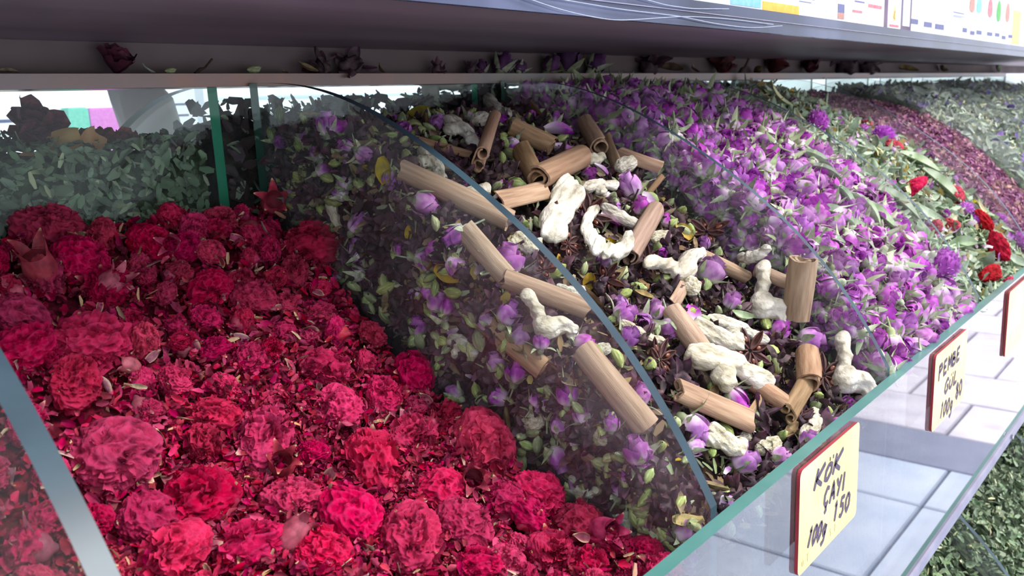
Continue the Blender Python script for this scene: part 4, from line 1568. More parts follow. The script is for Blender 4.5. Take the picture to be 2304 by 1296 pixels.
def stick(ax, ay, bx, by, dia, kind, label, lift=0.72):
    A, B = hit2(ax, ay), hit2(bx, by)
    if A is None or B is None:
        return
    n = ((A[1]+B[1])*0.5).normalized()
    d = pxm(dia, (A[3]+B[3])/2)
    ax_ = B[0]-A[0]
    c = (A[0]+B[0])*0.5 + n*d*lift
    c.x = max(c.x, T_/2+d*0.62)
    L_ = ax_.length
    L_ = min(L_, 0.085)
    z = ax_.normalized()
    if abs(z.x) > 0 and c.x-abs(z.x)*L_/2 < T_/2+d*0.5:
        c.x = T_/2+d*0.5+abs(z.x)*L_/2
    R = z.to_track_quat('Z', 'Y').to_matrix().to_4x4()
    # seam turned towards the viewer
    R = R @ rot('Z', random.uniform(-0.6, 0.6)+1.2)
    M = Matrix.Translation(c) @ R @ Matrix.Diagonal((d, d, L_, 1))
    single('cinnamon_stick' if kind in ('scroll', 'double') else 'cinnamon_bark', random.choice(QUILL[kind]), M, label, 'cinnamon', 'cinnamon in the root tea bin')
    for q in np.linspace(0.1, 0.9, 4):
        pp = A[0].lerp(B[0], q)
        KEEP2.append((pp.x, pp.y, d*0.55))


CIN = [(890, 415, 1128, 528, 52, 'scroll', 'long cinnamon stick lying behind the divider, upper left of the others'),
       (1008, 548, 1105, 655, 52, 'gutter', 'split cinnamon scroll below the long stick behind the divider'),
       (1118, 652, 1302, 722, 48, 'scroll', 'cinnamon stick pointing at the divider rim from behind the glass'),
       (1062, 735, 1198, 852, 60, 'scroll', 'pale yellowish cinnamon stick beside the forked ginger behind the divider'),
       (1288, 812, 1428, 990, 62, 'scroll', 'long thick cinnamon stick slanting down behind the divider'),
       (1375, 1070, 1462, 1232, 50, 'scroll', 'cinnamon stick pushed down into the bottom corner behind the divider'),
       (1295, 1035, 1372, 1092, 30, 'plate', 'thin cinnamon sliver above the bottom corner stick'),
       (1108, 282, 1046, 470, 52, 'double', 'tall upright cinnamon stick with a long seam near the divider rim', 1.1),
       (1142, 318, 1228, 362, 46, 'scroll', 'short cinnamon stick lying right behind the tall upright one'),
       (1196, 246, 1246, 312, 20, 'plate', 'narrow cinnamon sliver sticking up near the back'),
       (1308, 306, 1338, 362, 44, 'scroll', 'short open ended cinnamon tube facing up near the back'),
       (1150, 362, 1192, 438, 48, 'gutter', 'open cinnamon gutter leaning on the tan stick in the middle'),
       (1190, 438, 1292, 388, 56, 'scroll', 'smooth tan cinnamon stick above the largest ginger piece'),
       (1108, 478, 1215, 452, 46, 'plate', 'broad curled cinnamon bark plate left of the largest ginger piece'),
       (1362, 332, 1388, 395, 34, 'plate', 'ochre bark plate right of the open ended tube'),
       (1400, 360, 1498, 392, 30, 'plate', 'dark brown bark strip running into the rosebud divider'),
       (1458, 442, 1490, 404, 14, 'scroll', 'very thin short cinnamon twig in the dark herbs'),
       (1398, 602, 1458, 498, 44, 'scroll', 'cinnamon stick with open rolled end beside the curled ginger'),
       (1558, 588, 1666, 642, 30, 'scroll', 'slender cinnamon stick with rolled end in the centre right'),
       (1705, 618, 1795, 655, 28, 'gutter', 'curved bark shaving beside the standing stick'),
       (1806, 742, 1824, 612, 62, 'scroll', 'thick cinnamon stick standing upright against the rosebud divider'),
       (1488, 722, 1556, 818, 50, 'scroll', 'cinnamon stick half buried under the large white ginger'),
       (1500, 705, 1528, 655, 34, 'plate', 'flat bark chip below the round ginger knob'),
       (1786, 818, 1788, 886, 54, 'scroll', 'short stubby cinnamon stick standing near the front right'),
       (1748, 948, 1796, 868, 44, 'double', 'double rolled cinnamon stick near the front glass'),
       (1498, 898, 1658, 968, 54, 'double', 'long cinnamon stick with a dark seam near the divider front'),
       (1668, 876, 1738, 922, 40, 'scroll', 'greyish cinnamon stick tucked beneath the white ginger'),
       (1656, 965, 1692, 912, 34, 'plate', 'small bark chip beside the long seamed stick'),
       (928, 328, 1058, 362, 24, 'gutter', 'thin bark strip crossing behind the divider rim')]
for c_ in CIN:
    stick(*c_)


def ginger(ax, ay, bx, by, wid, v, label, lift=0.55, flip=False):
    A, B = hit2(ax, ay), hit2(bx, by)
    if A is None or B is None:
        return
    n = ((A[1]+B[1])*0.5).normalized()
    t = (A[3]+B[3])/2
    wd = pxm(wid, t)
    L_ = min((B[0]-A[0]).length, 0.07)*1.06
    view = Vector(CAM-np.array(A[0])).normalized()
    c = (A[0]+B[0])*0.5+n*wd*lift
    c.x = max(c.x, T_/2+wd*0.45)
    sy = wd/{3: 0.8, 4: 0.8, 2: 0.52}.get(v, 0.46)
    if v == 4:
        L_ *= 0.85
    up = (n+view).normalized()
    M = pose_along(c, B[0]-A[0], up, (L_, sy*(-1 if flip else 1), sy))
    single('ginger_root', GINGER[v], M, label, 'ginger root', 'ginger roots in the root tea bin')
    for q in np.linspace(0.1, 0.9, 3):
        pp = A[0].lerp(B[0], q)
        KEEP2.append((pp.x, pp.y, wd*0.5))


GIN = [(918, 185, 1068, 248, 62, 0, 'tan three fingered ginger root at the shaded back of the bin', 0.9),
       (1088, 232, 1148, 284, 36, 1, 'small tan ginger finger in shade behind the tall cinnamon stick'),
       (1002, 290, 1072, 345, 44, 5, 'two knobbed ginger root left of the tall cinnamon stick'),
       (1058, 300, 1092, 282, 40, 4, 'ginger knob hiding behind the top of the tall cinnamon stick'),
       (1142, 292, 1215, 326, 36, 1, 'pale ginger finger lying on the short back cinnamon stick'),
       (1282, 370, 1352, 380, 42, 1, 'white ginger end beside the bright pink petal'),
       (945, 360, 992, 428, 46, 5, 'pale ginger stump behind the divider near its rim'),
       (1296, 432, 1168, 588, 84, 2, 'largest chalky white ginger root in the middle of the bin'),
       (1362, 505, 1318, 604, 84, 3, 'white ginger root curled like a C'),
       (1345, 485, 1452, 534, 40, 1, 'white ginger finger lying over the curled one'),
       (1038, 470, 1084, 440, 44, 5, 'small knobbly white ginger just behind the rim'),
       (1380, 402, 1432, 378, 40, 4, 'crumbly white ginger chunk near the purple petal bud'),
       (1305, 440, 1372, 428, 36, 5, 'crumbly cream ginger chunk right of the largest root'),
       (1450, 552, 1502, 540, 32, 4, 'small crumbly ginger chip beside the rolled cinnamon end'),
       (1450, 652, 1548, 578, 64, 6, 'greenish grey ginger root in the centre'),
       (1518, 655, 1564, 672, 48, 4, 'round white ginger knob below the grey root'),
       (1668, 598, 1738, 574, 36, 1, 'thin ginger flake near the rosebud divider'),
       (1650, 655, 1752, 735, 84, 6, 'branching white ginger root beside the standing cinnamon stick'),
       (1582, 732, 1702, 772, 40, 5, 'white ginger finger with a short stub under the green leaf'),
       (1545, 752, 1642, 806, 60, 2, 'half buried white ginger behind the large one'),
       (1388, 742, 1482, 786, 34, 1, 'narrow ginger finger touching the divider rim'),
       (1525, 822, 1690, 872, 78, 5, 'smooth bright white ginger root with a hanging stub'),
       (1832, 822, 1946, 900, 84, 6, 'forked grey white ginger root near the front glass'),
       (1150, 722, 1278, 752, 72, 6, 'forked white ginger root showing through the divider'),
       (1240, 672, 1300, 690, 48, 2, 'pale ginger slab under the cinnamon stick behind the glass'),
       (1142, 560, 1190, 590, 60, 2, 'white ginger stump against the divider below its rim'),
       (1572, 985, 1642, 1042, 62, 2, 'bright white ginger lump low by the divider front'),
       (1685, 1030, 1745, 1004, 40, 4, 'round white ginger lump near the front glass edge'),
       (1800, 998, 1826, 942, 40, 1, 'upright white ginger tip beside the front glass'),
       (1652, 994, 1684, 984, 26, 4, 'tiny white ginger bead near the front'),
       (1328, 802, 1366, 792, 32, 4, 'small white ginger bead against the divider'),
       (1156, 968, 1206, 952, 50, 4, 'greyish round ginger knob behind the lower divider'),
       (992, 772, 1048, 800, 44, 5, 'dull ginger piece in shade behind the divider'),
       (1262, 1098, 1330, 1128, 44, 1, 'pale greenish root curled in the lower corner behind the divider'),
       (1320, 980, 1362, 1010, 40, 4, 'small pale root by the lower cinnamon stick behind the divider'),
       (716, 440, 752, 530, 32, 1, 'slim pale root hanging in the shaded back corner')]
for g_ in GIN:
    ginger(*g_)


def star_anise(px, py, dia, label, npt=8):
    h = hit(px, py, 2)
    if h is None:
        return
    p, n, i, t = h
    s = pxm(dia, t)*0.62
    view = Vector(CAM-np.array(p)).normalized()
    c = p+n*s*0.35
    c.x = max(c.x, 0.01)
    r = empty('star_anise', pose(c, rand_dir((n+view*0.6).normalized(), 0.25), random.uniform(0, 6.28), s))
    tag(r, label, 'star anise', 'star anise in the root tea bin')
    for k in range(npt):
        o = obj('carpel', CARPEL, r, rot('Z', 6.283*k/npt+random.uniform(-.08, .08)) @ rot('X', random.uniform(-.15, .3)) @ Matrix.Diagonal((1, random.uniform(.8, 1.1), 1, 1)))
        if k % 2 == 0:
            obj('seed', SEED, o, Matrix.Translation((0, 0.5, 0.03)))
    KEEP2.append((p.x, p.y, s*0.6))


for a_ in [(1308, 500, 95, 'dark star anise left of the curled ginger'), (1580, 535, 85, 'star anise with spread points near the yellow flake'), (1352, 640, 75, 'reddish star anise just right of the divider rim'),
           (1472, 820, 85, 'star anise with thin seams beside the largest smooth ginger'), (1675, 800, 85, 'brown star anise above the right end of the smooth ginger'), (1838, 855, 90, 'dark star anise on the forked ginger'),
           (1850, 785, 70, 'star anise with rusty centre by the rosebud divider'), (1238, 690, 75, 'star anise seen through the divider above the forked ginger'), (1062, 705, 75, 'rusty star anise in shade behind the divider'),
           (1790, 945, 60, 'rust coloured broken star anise near the front glass'), (1548, 448, 95, 'dark cluster star anise under the rosebud divider'), (1450, 600, 70, 'half hidden star anise beneath the rolled cinnamon'),
           (1270, 560, 70, 'brown star anise beneath the largest ginger root'), (1215, 620, 80, 'russet star anise pressed on the divider'), (1700, 900, 60, 'broken star anise beside the double cinnamon stick')]:
    star_anise(*a_)

G2R = 'rosebuds among the roots'


def rosebud(M, label, group, op=None, cal=None, blooms=None):
    b_ = random.randrange(5) if op is None else op
    c_ = random.randrange(4) if cal is None else cal
    return thing2('rosebud', M, [('bloom', (blooms or ROSE)[b_]), ('calyx', ROSE_CAL[c_])], label, 'rosebud', group)


def bud_pose(p, n, s, axis=None):
    a = Vector(axis).normalized() if axis is not None else rand_dir(n, 1.2)
    return pose(Vector(p)-a*s*0.4, a, random.uniform(0, 6.28), s)


def px_axis(dx, dy, toward=0.3):
    """direction in space that runs along the picture direction (dx, dy), tipped towards the viewer"""
    v = _r*dx - _u*dy
    v = v/np.linalg.norm(v) - _fw*toward
    return Vector(v).normalized()


for px, py, dia, dx, dy, op, lab in [
        (1120, 718, 58, 0.4, -0.8, 2, 'purple rosebud on the forked ginger behind the divider'), (1130, 608, 72, 0.2, -1, 3, 'opened lilac rose hanging above the cinnamon behind the divider'),
        (1020, 542, 55, -0.6, 0.4, 1, 'purple bud under the long cinnamon stick behind the divider'), (922, 480, 62, 1, 0.5, 0, 'long pale pink bud below the left end of the long cinnamon'),
        (1408, 438, 58, -0.5, -1, 0, 'upright purple bud right of the largest ginger'), (1434, 478, 42, 0.1, -1, 0, 'small lilac bud under the upright purple one'), (726, 302, 52, 0, -1, 3, 'single dusky rosebud in the dark back corner behind the divider'),
        (1582, 628, 62, 0.4, -0.5, 4, 'withered rose with creamy rim in the centre'), (1392, 720, 52, 0.6, -0.3, 1, 'purple bud touching the divider rim in the lower middle'), (1498, 745, 48, 0.2, 0.9, 2, 'purple rosebud hanging over the half buried cinnamon'),
        (1462, 712, 46, 0.2, -0.9, 1, 'green sepalled bud beside the purple rosebud'), (1638, 690, 40, 0.3, -0.5, 3, 'small rolled purple rose left of the branching ginger'), (1640, 908, 58, 0.6, 0.6, 0, 'lilac bud above the long seamed cinnamon stick'),
        (1545, 972, 64, 0.8, 0.6, 0, 'purple bud wrapped in a green sepal by the divider front'), (1660, 1052, 58, 0.7, -0.4, 0, 'pale lilac bud at the front glass edge'), (1746, 1042, 44, 0.7, -0.1, 3, 'pinkish bud right at the front glass'),
        (1806, 776, 56, 0.9, -0.1, 1, 'pale cream rosebud with purple tip near the rosebud divider'), (1742, 752, 46, 0.5, -0.7, 1, 'cream and purple bud under the branching ginger'), (782, 512, 50, 0.5, -0.6, 1, 'purple bud behind the divider above the crimson heap'),
        (1242, 968, 52, 0.2, -1, 1, 'purple bud behind the divider beside the grey ginger knob'), (1236, 1042, 62, 0.3, 1, 0, 'drooping slim purple bud low behind the divider'), (1412, 1032, 62, -0.3, -1, 2, 'greenish rosebud at the lower end of the thick cinnamon'),
        (1256, 902, 56, 0, -1, 1, 'green sepalled bud left of the thick cinnamon stick'), (1140, 852, 52, 0.2, -1, 1, 'mauve bud below the yellowish cinnamon stick'), (1192, 908, 44, 0.4, -0.6, 0, 'small purple bud under the yellowish cinnamon stick'),
        (1302, 785, 50, 0.6, 0, 2, 'mauve rose right of the forked ginger behind the divider'), (1192, 786, 40, 0, -1, 1, 'tiny mauve bud in front of the forked ginger'), (962, 690, 50, 0.3, -0.8, 0, 'green and mauve bud in shade behind the divider'),
        (985, 700, 40, 0.2, -0.8, 0, 'smaller green and mauve bud behind the divider in shade'), (1510, 1225, 60, 0.8, -0.4, 0, 'purple bud in the bottom corner by the front glass'), (1390, 700, 40, -0.2, -0.6, 2, 'dim purple bud beneath the rim of the divider'),
        (1005, 600, 48, 0.6, 0.5, 4, 'magenta rose with a pale calyx under the split cinnamon'), (815, 360, 40, 0.9, 0.6, 0, 'pale lilac bud in the shaded upper heap behind the divider'), (1360, 965, 40, 0, -1, 0, 'small bud in shade near the lower divider')]:
    h = hit(px, py, 2)
    if h:
        p, n, i, t = h
        s = pxm(dia, t)
        c = p+n*s*0.35
        c.x = max(c.x, T_/2+s*0.42)
        rosebud(bud_pose(c, n, s, px_axis(dx, dy)), lab, G2R, op)
        KEEP2.append((p.x, p.y, s*0.4))
for px, py, dia, dx, dy, lab in [(1258, 360, 55, 1, 0.1, 'bright magenta petal beside the white ginger end'), (1250, 318, 62, 1, -0.4, 'folded dark purple petal above the magenta one'), (1545, 722, 50, 0.3, -1, 'upright violet petal in the centre right'),
                                 (1450, 460, 40, 0.5, 0.8, 'small violet petal by the rolled cinnamon'), (1605, 800, 36, 1, 0.3, 'violet petal scrap on top of the smooth ginger'), (1365, 505, 46, 0.8, 0.3, 'plum petal lying on the curled ginger'), (1130, 432, 36, 0.3, -1, 'small lilac petal beside the bark plate'), (1345, 395, 36, 1, 0.4, 'thin magenta petal right of the white ginger end')]:
    h = hit(px, py, 2)
    if h:
        p, n, i, t = h
        s = pxm(dia, t)
        a = px_axis(dx, dy, 0.1)
        single('rose_petal', random.choice(ROSEP), pose_along(p+n*s*0.3, n.cross(a), n+Vector(CAM-np.array(p)).normalized(), s*1.1), lab, 'petal', 'loose petals on the root tea')
for px, py, dia, lab in [(945, 272, 60, 'mustard yellow leaf in the shaded upper heap'), (1530, 533, 45, 'bright yellow flake beside the spread star anise'), (945, 605, 55, 'crumpled yellow petal behind the divider'), (985, 620, 70, 'olive yellow pod behind the divider beside the crumpled petal'),
                         (868, 400, 70, 'mossy yellow twig behind the divider'), (1535, 1190, 70, 'yellow petal deep in the bottom corner'), (812, 395, 40, 'golden scrap behind the divider in the upper heap'), (905, 525, 36, 'small golden scrap under the pale pink bud'), (1320, 640, 40, 'yellow scrap right of the divider rim'), (1390, 350, 40, 'ochre petal near the open ended tube')]:
    h = hit(px, py, 2)
    if h:
        p, n, i, t = h
        s = pxm(dia, t)
        c = p+n*s*0.25
        c.x = max(c.x, T_/2+s*0.35)
        single('yellow_petal', random.choice(YEL), pose(c, rand_dir((n+Vector(CAM-np.array(p)).normalized()).normalized(), 0.3), random.uniform(0, 6.28), s), lab, 'petal', 'yellow scraps in the root tea')
h = hit(1920, 850, 2)
if h:
    single('orange_peel', PEEL, pose_along(h[0]+h[1]*0.006, px_axis(0.45, 1, 0.0), h[1]+Vector((-0.4, -0.3, 0)), (0.021, 0.021, 0.021)) @ rot('Z', -1.57), 'curved orange peel strip on edge by the front glass', 'orange peel', None)
h = hit(1655, 730, 2)
if h:
    single('herb_leaf', LEAF[0], pose_along(h[0]+h[1]*0.008, px_axis(1, 0.6, 0.0), h[1]+Vector((-0.4, -0.3, 0)), 0.017) @ rot('Z', -1.57), 'ribbed olive leaf lying on the stubbed ginger finger', 'leaf', None)

MARK2 = [((c[0]+c[2])/2, (c[1]+c[3])/2, c[6]) for c in CIN+GIN if len(c[6].split()) <= 10]
GH, GP, GB, GR = 'dark hibiscus in the root tea', 'green pods in the root tea', 'brown leaves in the root tea', 'small rosebuds in the root tea'
for x, y in darts(150, 0.01, W-0.01, 0.008, 0.325, 0.011, keep=KEEP2):
    z = float(pile(2, x, y))
    n = pile_n(2, x, y)
    single('hibiscus_calyx', random.choice(HIB), pose((x, y, z+random.uniform(-.002, .004)), rand_dir(n, .8), random.uniform(0, 6.28), random.uniform(.011, .019)), rel('dark hibiscus calyx', (x, y, z), MARK2, 'dark purple shrivelled hibiscus calyx on top of the root tea'), 'hibiscus', GH)
for x, y in darts(170, 0.008, W-0.008, 0.006, 0.325, 0.009, keep=KEEP2):
    z = float(pile(2, x, y))
    n = pile_n(2, x, y)
    s = random.uniform(.008, .014)
    single('green_pod', random.choice(POD), pose((x, y, z+random.uniform(.001, .006)), rand_dir(n, 1.6), random.uniform(0, 6.28), s), rel('small olive pod', (x, y, z), MARK2, 'small olive green pod on top of the root tea'), 'pod', GP)
for x, y in darts(36, 0.01, W-0.01, 0.01, 0.32, 0.02, keep=KEEP2):
    z = float(pile(2, x, y))
    n = pile_n(2, x, y)
    rosebud(bud_pose((x, y, z+.004), n, random.uniform(.009, .013)), rel('small rosebud', (x, y, z), MARK2, 'small purple rosebud half sunk in the root tea'), GR)
for x, y in darts(60, 0.01, W-0.01, 0.01, 0.32, 0.014, keep=KEEP2):
    z = float(pile(2, x, y))
    n = pile_n(2, x, y)
    single('brown_leaf', random.choice(BARKL), pose((x, y, z+.004), rand_dir(n, .8), random.uniform(0, 6.28), random.uniform(.011, .02)), rel('curled brown leaf', (x, y, z), MARK2, 'curled brown leaf on top of the root tea'), 'leaf', GB)
# the side of the heap that shows through the first divider
nw = 0
while nw < 330:
    y = random.uniform(0.02, 0.328)
    top, bot = float(pile(2, 0.012, y)), float(pile(1, -0.01, y))-0.008
    z = random.uniform(bot, top+0.002)
    if any((ky-y)**2 < (kr*0.6)**2 and abs(z-float(pile(2, kx, ky))) < kr*0.6 for kx, ky, kr in KEEP2 if kx < 0.012):
        continue
    q = random.random()
    n = Vector((-1, 0, 0.2))
    nw += 1
    if q < 0.34:
        s = random.uniform(.010, .017)
        single('hibiscus_calyx', random.choice(HIB), pose((T_/2+s*.42, y, z), rand_dir(n, .8), random.uniform(0, 6.28), s), rel('hibiscus at the glass', (T_, y, z), MARK2, 'dark shrivelled hibiscus calyx pressed against the divider'), 'hibiscus', GH+' behind the divider')
    elif q < 0.76:
        s = random.uniform(.008, .014)
        a = rand_dir((0, 0.5, 0.7), .8)
        a.x *= 0.35
        single('green_pod', random.choice(POD), pose((T_/2+s*.36, y, z), a.normalized(), random.uniform(0, 6.28), s), rel('pod at the glass', (T_, y, z), MARK2, 'olive green pod pressed against the divider'), 'pod', GP+' behind the divider')
    elif q < 0.9:
        s = random.uniform(.009, .013)
        a = rand_dir((0, 0.2, 0.9), .7)
        a.x *= 0.3
        rosebud(bud_pose((T_/2+s*.55, y, z), n, s, a), rel('mauve bud at the glass', (T_, y, z), MARK2, 'small mauve rosebud pressed against the divider'), GR+' behind the divider')
    else:
        s = random.uniform(.010, .017)
        single('brown_leaf', random.choice(BARKL), pose((T_/2+s*.3, y, z), rand_dir(n, .5), random.uniform(0, 6.28), s), rel('brown leaf at the glass', (T_, y, z), MARK2, 'curled brown leaf pressed against the divider'), 'leaf', GB+' behind the divider')
it = scatter_scraps(2, 4200, [(S_DARK, 5), (S_BRN, 3), (S_GRN, 1.6), (S_ROSE, 0.35), (S_YEL, 0.15)], (0.004, 0.010), lift=(-0.004, 0.003), spread=0.9, wall=2600)
stuff('root_tea_scraps', it, 'dark petal and leaf scraps filling gaps in the root tea', 'dried herbs', 3)

# ---- bin 3: pink rosebuds
heap('rosebud_heap', 3, 'rose_bed', 'bed of broken rose petals and sepals under the rosebuds', seed=15, drop=0.008, inset=0.012)
KEEP3 = []
sp = []
for lvl, (dd, lift) in enumerate(((0.0145, 0.004), (0.0135, -0.003), (0.013, 0.0))):
    for x, y in darts(420, W+0.011, 2*W-0.009, 0.006, 0.325, dd):
        sp.append((x, y, lift))
wl = []
for _ in range(150):
    y = random.uniform(0.015, 0.325)
    top, bot = float(pile(3, W+0.012, y)), float(pile(2, W-0.01, y))-0.008
    if top > bot:
        wl.append((y, random.uniform(bot, top)))


def cdist(x, y, z):
    return float(np.linalg.norm(np.array((x, y, z))-CAM))


cand = []
for x, y, lift in sp:
    z = float(pile(3, x, y))
    s = random.uniform(.0125, .0185)
    cand.append((cdist(x, y, z)-lift*20, bud_pose((x, y, z+lift+s*0.15), pile_n(3, x, y), s), 0))
for y, z in wl:
    s = random.uniform(.010, .014)
    a = rand_dir((0, 0.1, 0.6), .9)
    a.x *= 0.3
    cand.append((cdist(W, y, z), bud_pose((W+T_/2+s*.5, y, z), (-1, 0, 0), s, a), 1))
cand.sort(key=lambda c: c[0])
rest = []
lab3 = {0: 'pink purple rosebud with green sepals heaped in the rosebud bin', 1: 'pink purple rosebud pressed against the near divider of the rosebud bin'}
for k_, (d_, M, wl_) in enumerate(cand):
    if k_ < 190:
        rosebud(M, lab3[wl_], 'rosebuds heaped in the rosebud bin' if not wl_ else 'rosebuds behind the divider of the rosebud bin')
    else:
        rest.append((random.choice(ROSE), M))
        rest.append((random.choice(ROSE_CAL), M))
stuff('distant_rosebuds', rest, 'purple rosebuds heaped farther back in the rosebud bin', 'rosebuds', 4)
it = scatter_scraps(3, 1000, [(S_GRN, 4), (S_ROSE, 1.6), (S_PALE, 0.6)], (0.004, 0.009), lift=(-0.002, 0.008), spread=1.1, wall=500)
stuff('rosebud_scraps', it, 'loose sepals and petals between the rosebuds', 'petals', 5)

# ---- bin 4: flower and leaf mix
heap('flower_mix_heap', 4, 'herb_bed', 'bed of broken green leaves in the flower mix bin', seed=21, drop=0.008, inset=0.008)
for px, py, dia, k_, lab in [(2045, 430, 46, 0, 'crimson cockscomb piece beside the divider of the flower mix'), (2142, 447, 42, 1, 'bright red flower piece in the middle of the flower mix'), (2232, 570, 54, 2, 'large dark red flower head near the front of the flower mix'),
                             (2216, 628, 50, 0, 'ragged red flower lowest by the front glass'), (2200, 508, 48, 1, 'dark red crumpled flower beside the white clover'), (1945, 290, 30, 2, 'small red flower at the back of the flower mix'),
                             (2004, 340, 38, 1, 'scarlet flower beside the purple clover heads'), (2128, 515, 40, 2, 'red flower behind the divider of the flower mix'), (2255, 650, 30, 0, 'little red fragment at the front glass'), (1900, 395, 34, 0, 'faded red piece behind the divider'), (2092, 525, 40, 1, 'dim red piece at the divider front')]:
    h = hit(px, py)
    if h and h[2] in (3, 4):
        p, n, i, t = h
        s = pxm(dia, t)
        c = p+n*s*0.3
        c.x = max(c.x, 2*W+T_/2+s*0.45) if i == 4 else c.x
        single('red_flower_piece', COCK[k_], pose(c, rand_dir(n, .6), random.uniform(0, 6.28), s), lab, 'dried flower', 'red flowers in the flower mix')
for px, py, dia, lab in [(2100, 608, 74, 'big round purple flower ball at the divider foot'), (1978, 322, 52, 'vivid purple flower ball next to the scarlet flower'), (1830, 292, 58, 'flattened purple flower ball at the back by the rim'), (1938, 302, 32, 'small pink flower ball behind the vivid purple one'),
                         (2165, 478, 34, 'small purple flower ball by the red flower'), (2282, 548, 40, 'purple and white flower ball at the far glass'), (2190, 500, 34, 'small mauve flower ball in the front half'), (1880, 282, 30, 'pale pink ball just over the rim'), (2240, 500, 30, 'little magenta ball on the pale leaves')]:
    h = hit(px, py)
    if h:
        p, n, i, t = h
        s = pxm(dia, t)
        c = p+n*s*0.3
        if i == 4:
            c.x = max(c.x, 2*W+T_/2+s*0.4)
        single('purple_flower_ball', random.choice(AMAR), pose(c, rand_dir(n, .6), random.uniform(0, 6.28), (s, s, s*0.85)), lab, 'flower head', 'purple flower balls')
x0_, x1_ = XR[4]
for x, y in darts(230, x0_+0.008, x1_-0.008, 0.006, 0.325, 0.0115):
    z = float(pile(4, x, y))
    n = pile_n(4, x, y)
    single('herb_leaf', random.choice(LEAF), pose((x, y, z+random.uniform(0, .006)), rand_dir(n, .8), random.uniform(0, 6.28), random.uniform(.017, .036)), 'curled grey green leaf in the flower mix', 'leaf', 'green leaves in the flower mix')
for x, y in darts(45, x0_+0.008, x1_-0.008, 0.006, 0.325, 0.02):
    z = float(pile(4, x, y))
    n = pile_n(4, x, y)
    single('pale_leaf', random.choice(PALE), pose((x, y, z+.006), rand_dir(n, .8), random.uniform(0, 6.28), random.uniform(.014, .024)), 'pale straw coloured leaf in the flower mix', 'leaf', 'straw leaves in the flower mix')
for x, y in darts(24, x0_+0.01, x1_-0.01, 0.006, 0.325, 0.028):
    z = float(pile(4, x, y))
    rosebud(bud_pose((x, y, z+.006), pile_n(4, x, y), random.uniform(.009, .013)), 'small purple rosebud mixed into the flower mix', 'rosebuds in the flower mix')
it = scatter_scraps(4, 3200, [(S_HERB, 5), (S_PALE, 1.2), (S_ROSE, 0.35), (S_YEL, 0.3)], (0.005, 0.014), lift=(-0.002, 0.009), spread=1.0, wall=500)
stuff('flower_mix_scraps', it, 'broken green and straw leaf scraps of the flower mix', 'dried herbs', 6)
# leaves of the mix that drifted along the divider into the rosebuds
for px, py, dia, dx, dy, lab in [(1840, 400, 90, 1, 0.4, 'long grey green leaf lying over the rosebuds at the divider'), (1880, 450, 90, 0.4, 1, 'curling grey green leaf hanging down by the divider'), (1790, 345, 70, 1, 0.1, 'green leaf tucked among the rosebuds near the rim'), (1960, 440, 80, 1, 0.3, 'narrow green leaf pressed on the divider'), (1905, 520, 70, 0.8, -0.2, 'short green leaf low on the divider'), (1745, 245, 90, 1, 0.2, 'straw coloured husk at the back by the rim'), (2010, 545, 70, 1, -0.2, 'tan curled husk behind the divider'),
                                 (1815, 372, 110, 0.9, 0.5, 'broad grey green leaf uppermost in the leaf cluster by the divider'), (1862, 495, 100, 0.9, 0.3, 'ragged green leaf in the heart of the leaf cluster'), (1925, 475, 110, 0.5, 0.9, 'long leaf trailing down the right edge of the leaf cluster'), (1850, 545, 80, 1, 0.1, 'dark green leaf at the foot of the leaf cluster'), (1900, 405, 100, 0.9, 0.6, 'green leaf bridging the cluster and the divider rim'), (1960, 500, 110, 0.9, 0.4, 'wide green leaf flat on the divider in the flower mix'), (2010, 470, 100, 0.8, 0.6, 'pale green leaf beneath the rim beside a crimson piece'), (2105, 430, 100, 0.7, 0.8, 'large pale green leaf in the upper middle of the flower mix'), (2150, 560, 80, 0.8, -0.3, 'green leaf below the dark red crumpled flower'), (2060, 380, 90, 0.8, 0.5, 'bright green leaf above the crimson cockscomb piece')]:
    h = hit(px, py)
    if h:
        p, n, i, t = h
        s = pxm(dia, t)
        me = random.choice(PALE if 'tan' in lab or 'straw' in lab else BIGLEAF)
        a = px_axis(dx, dy, 0.1)
        single('herb_leaf', me, pose_along(p+n*0.006, n.cross(a), n+Vector(CAM-np.array(p)).normalized()*0.6, s), lab, 'leaf', 'leaves by the second divider')

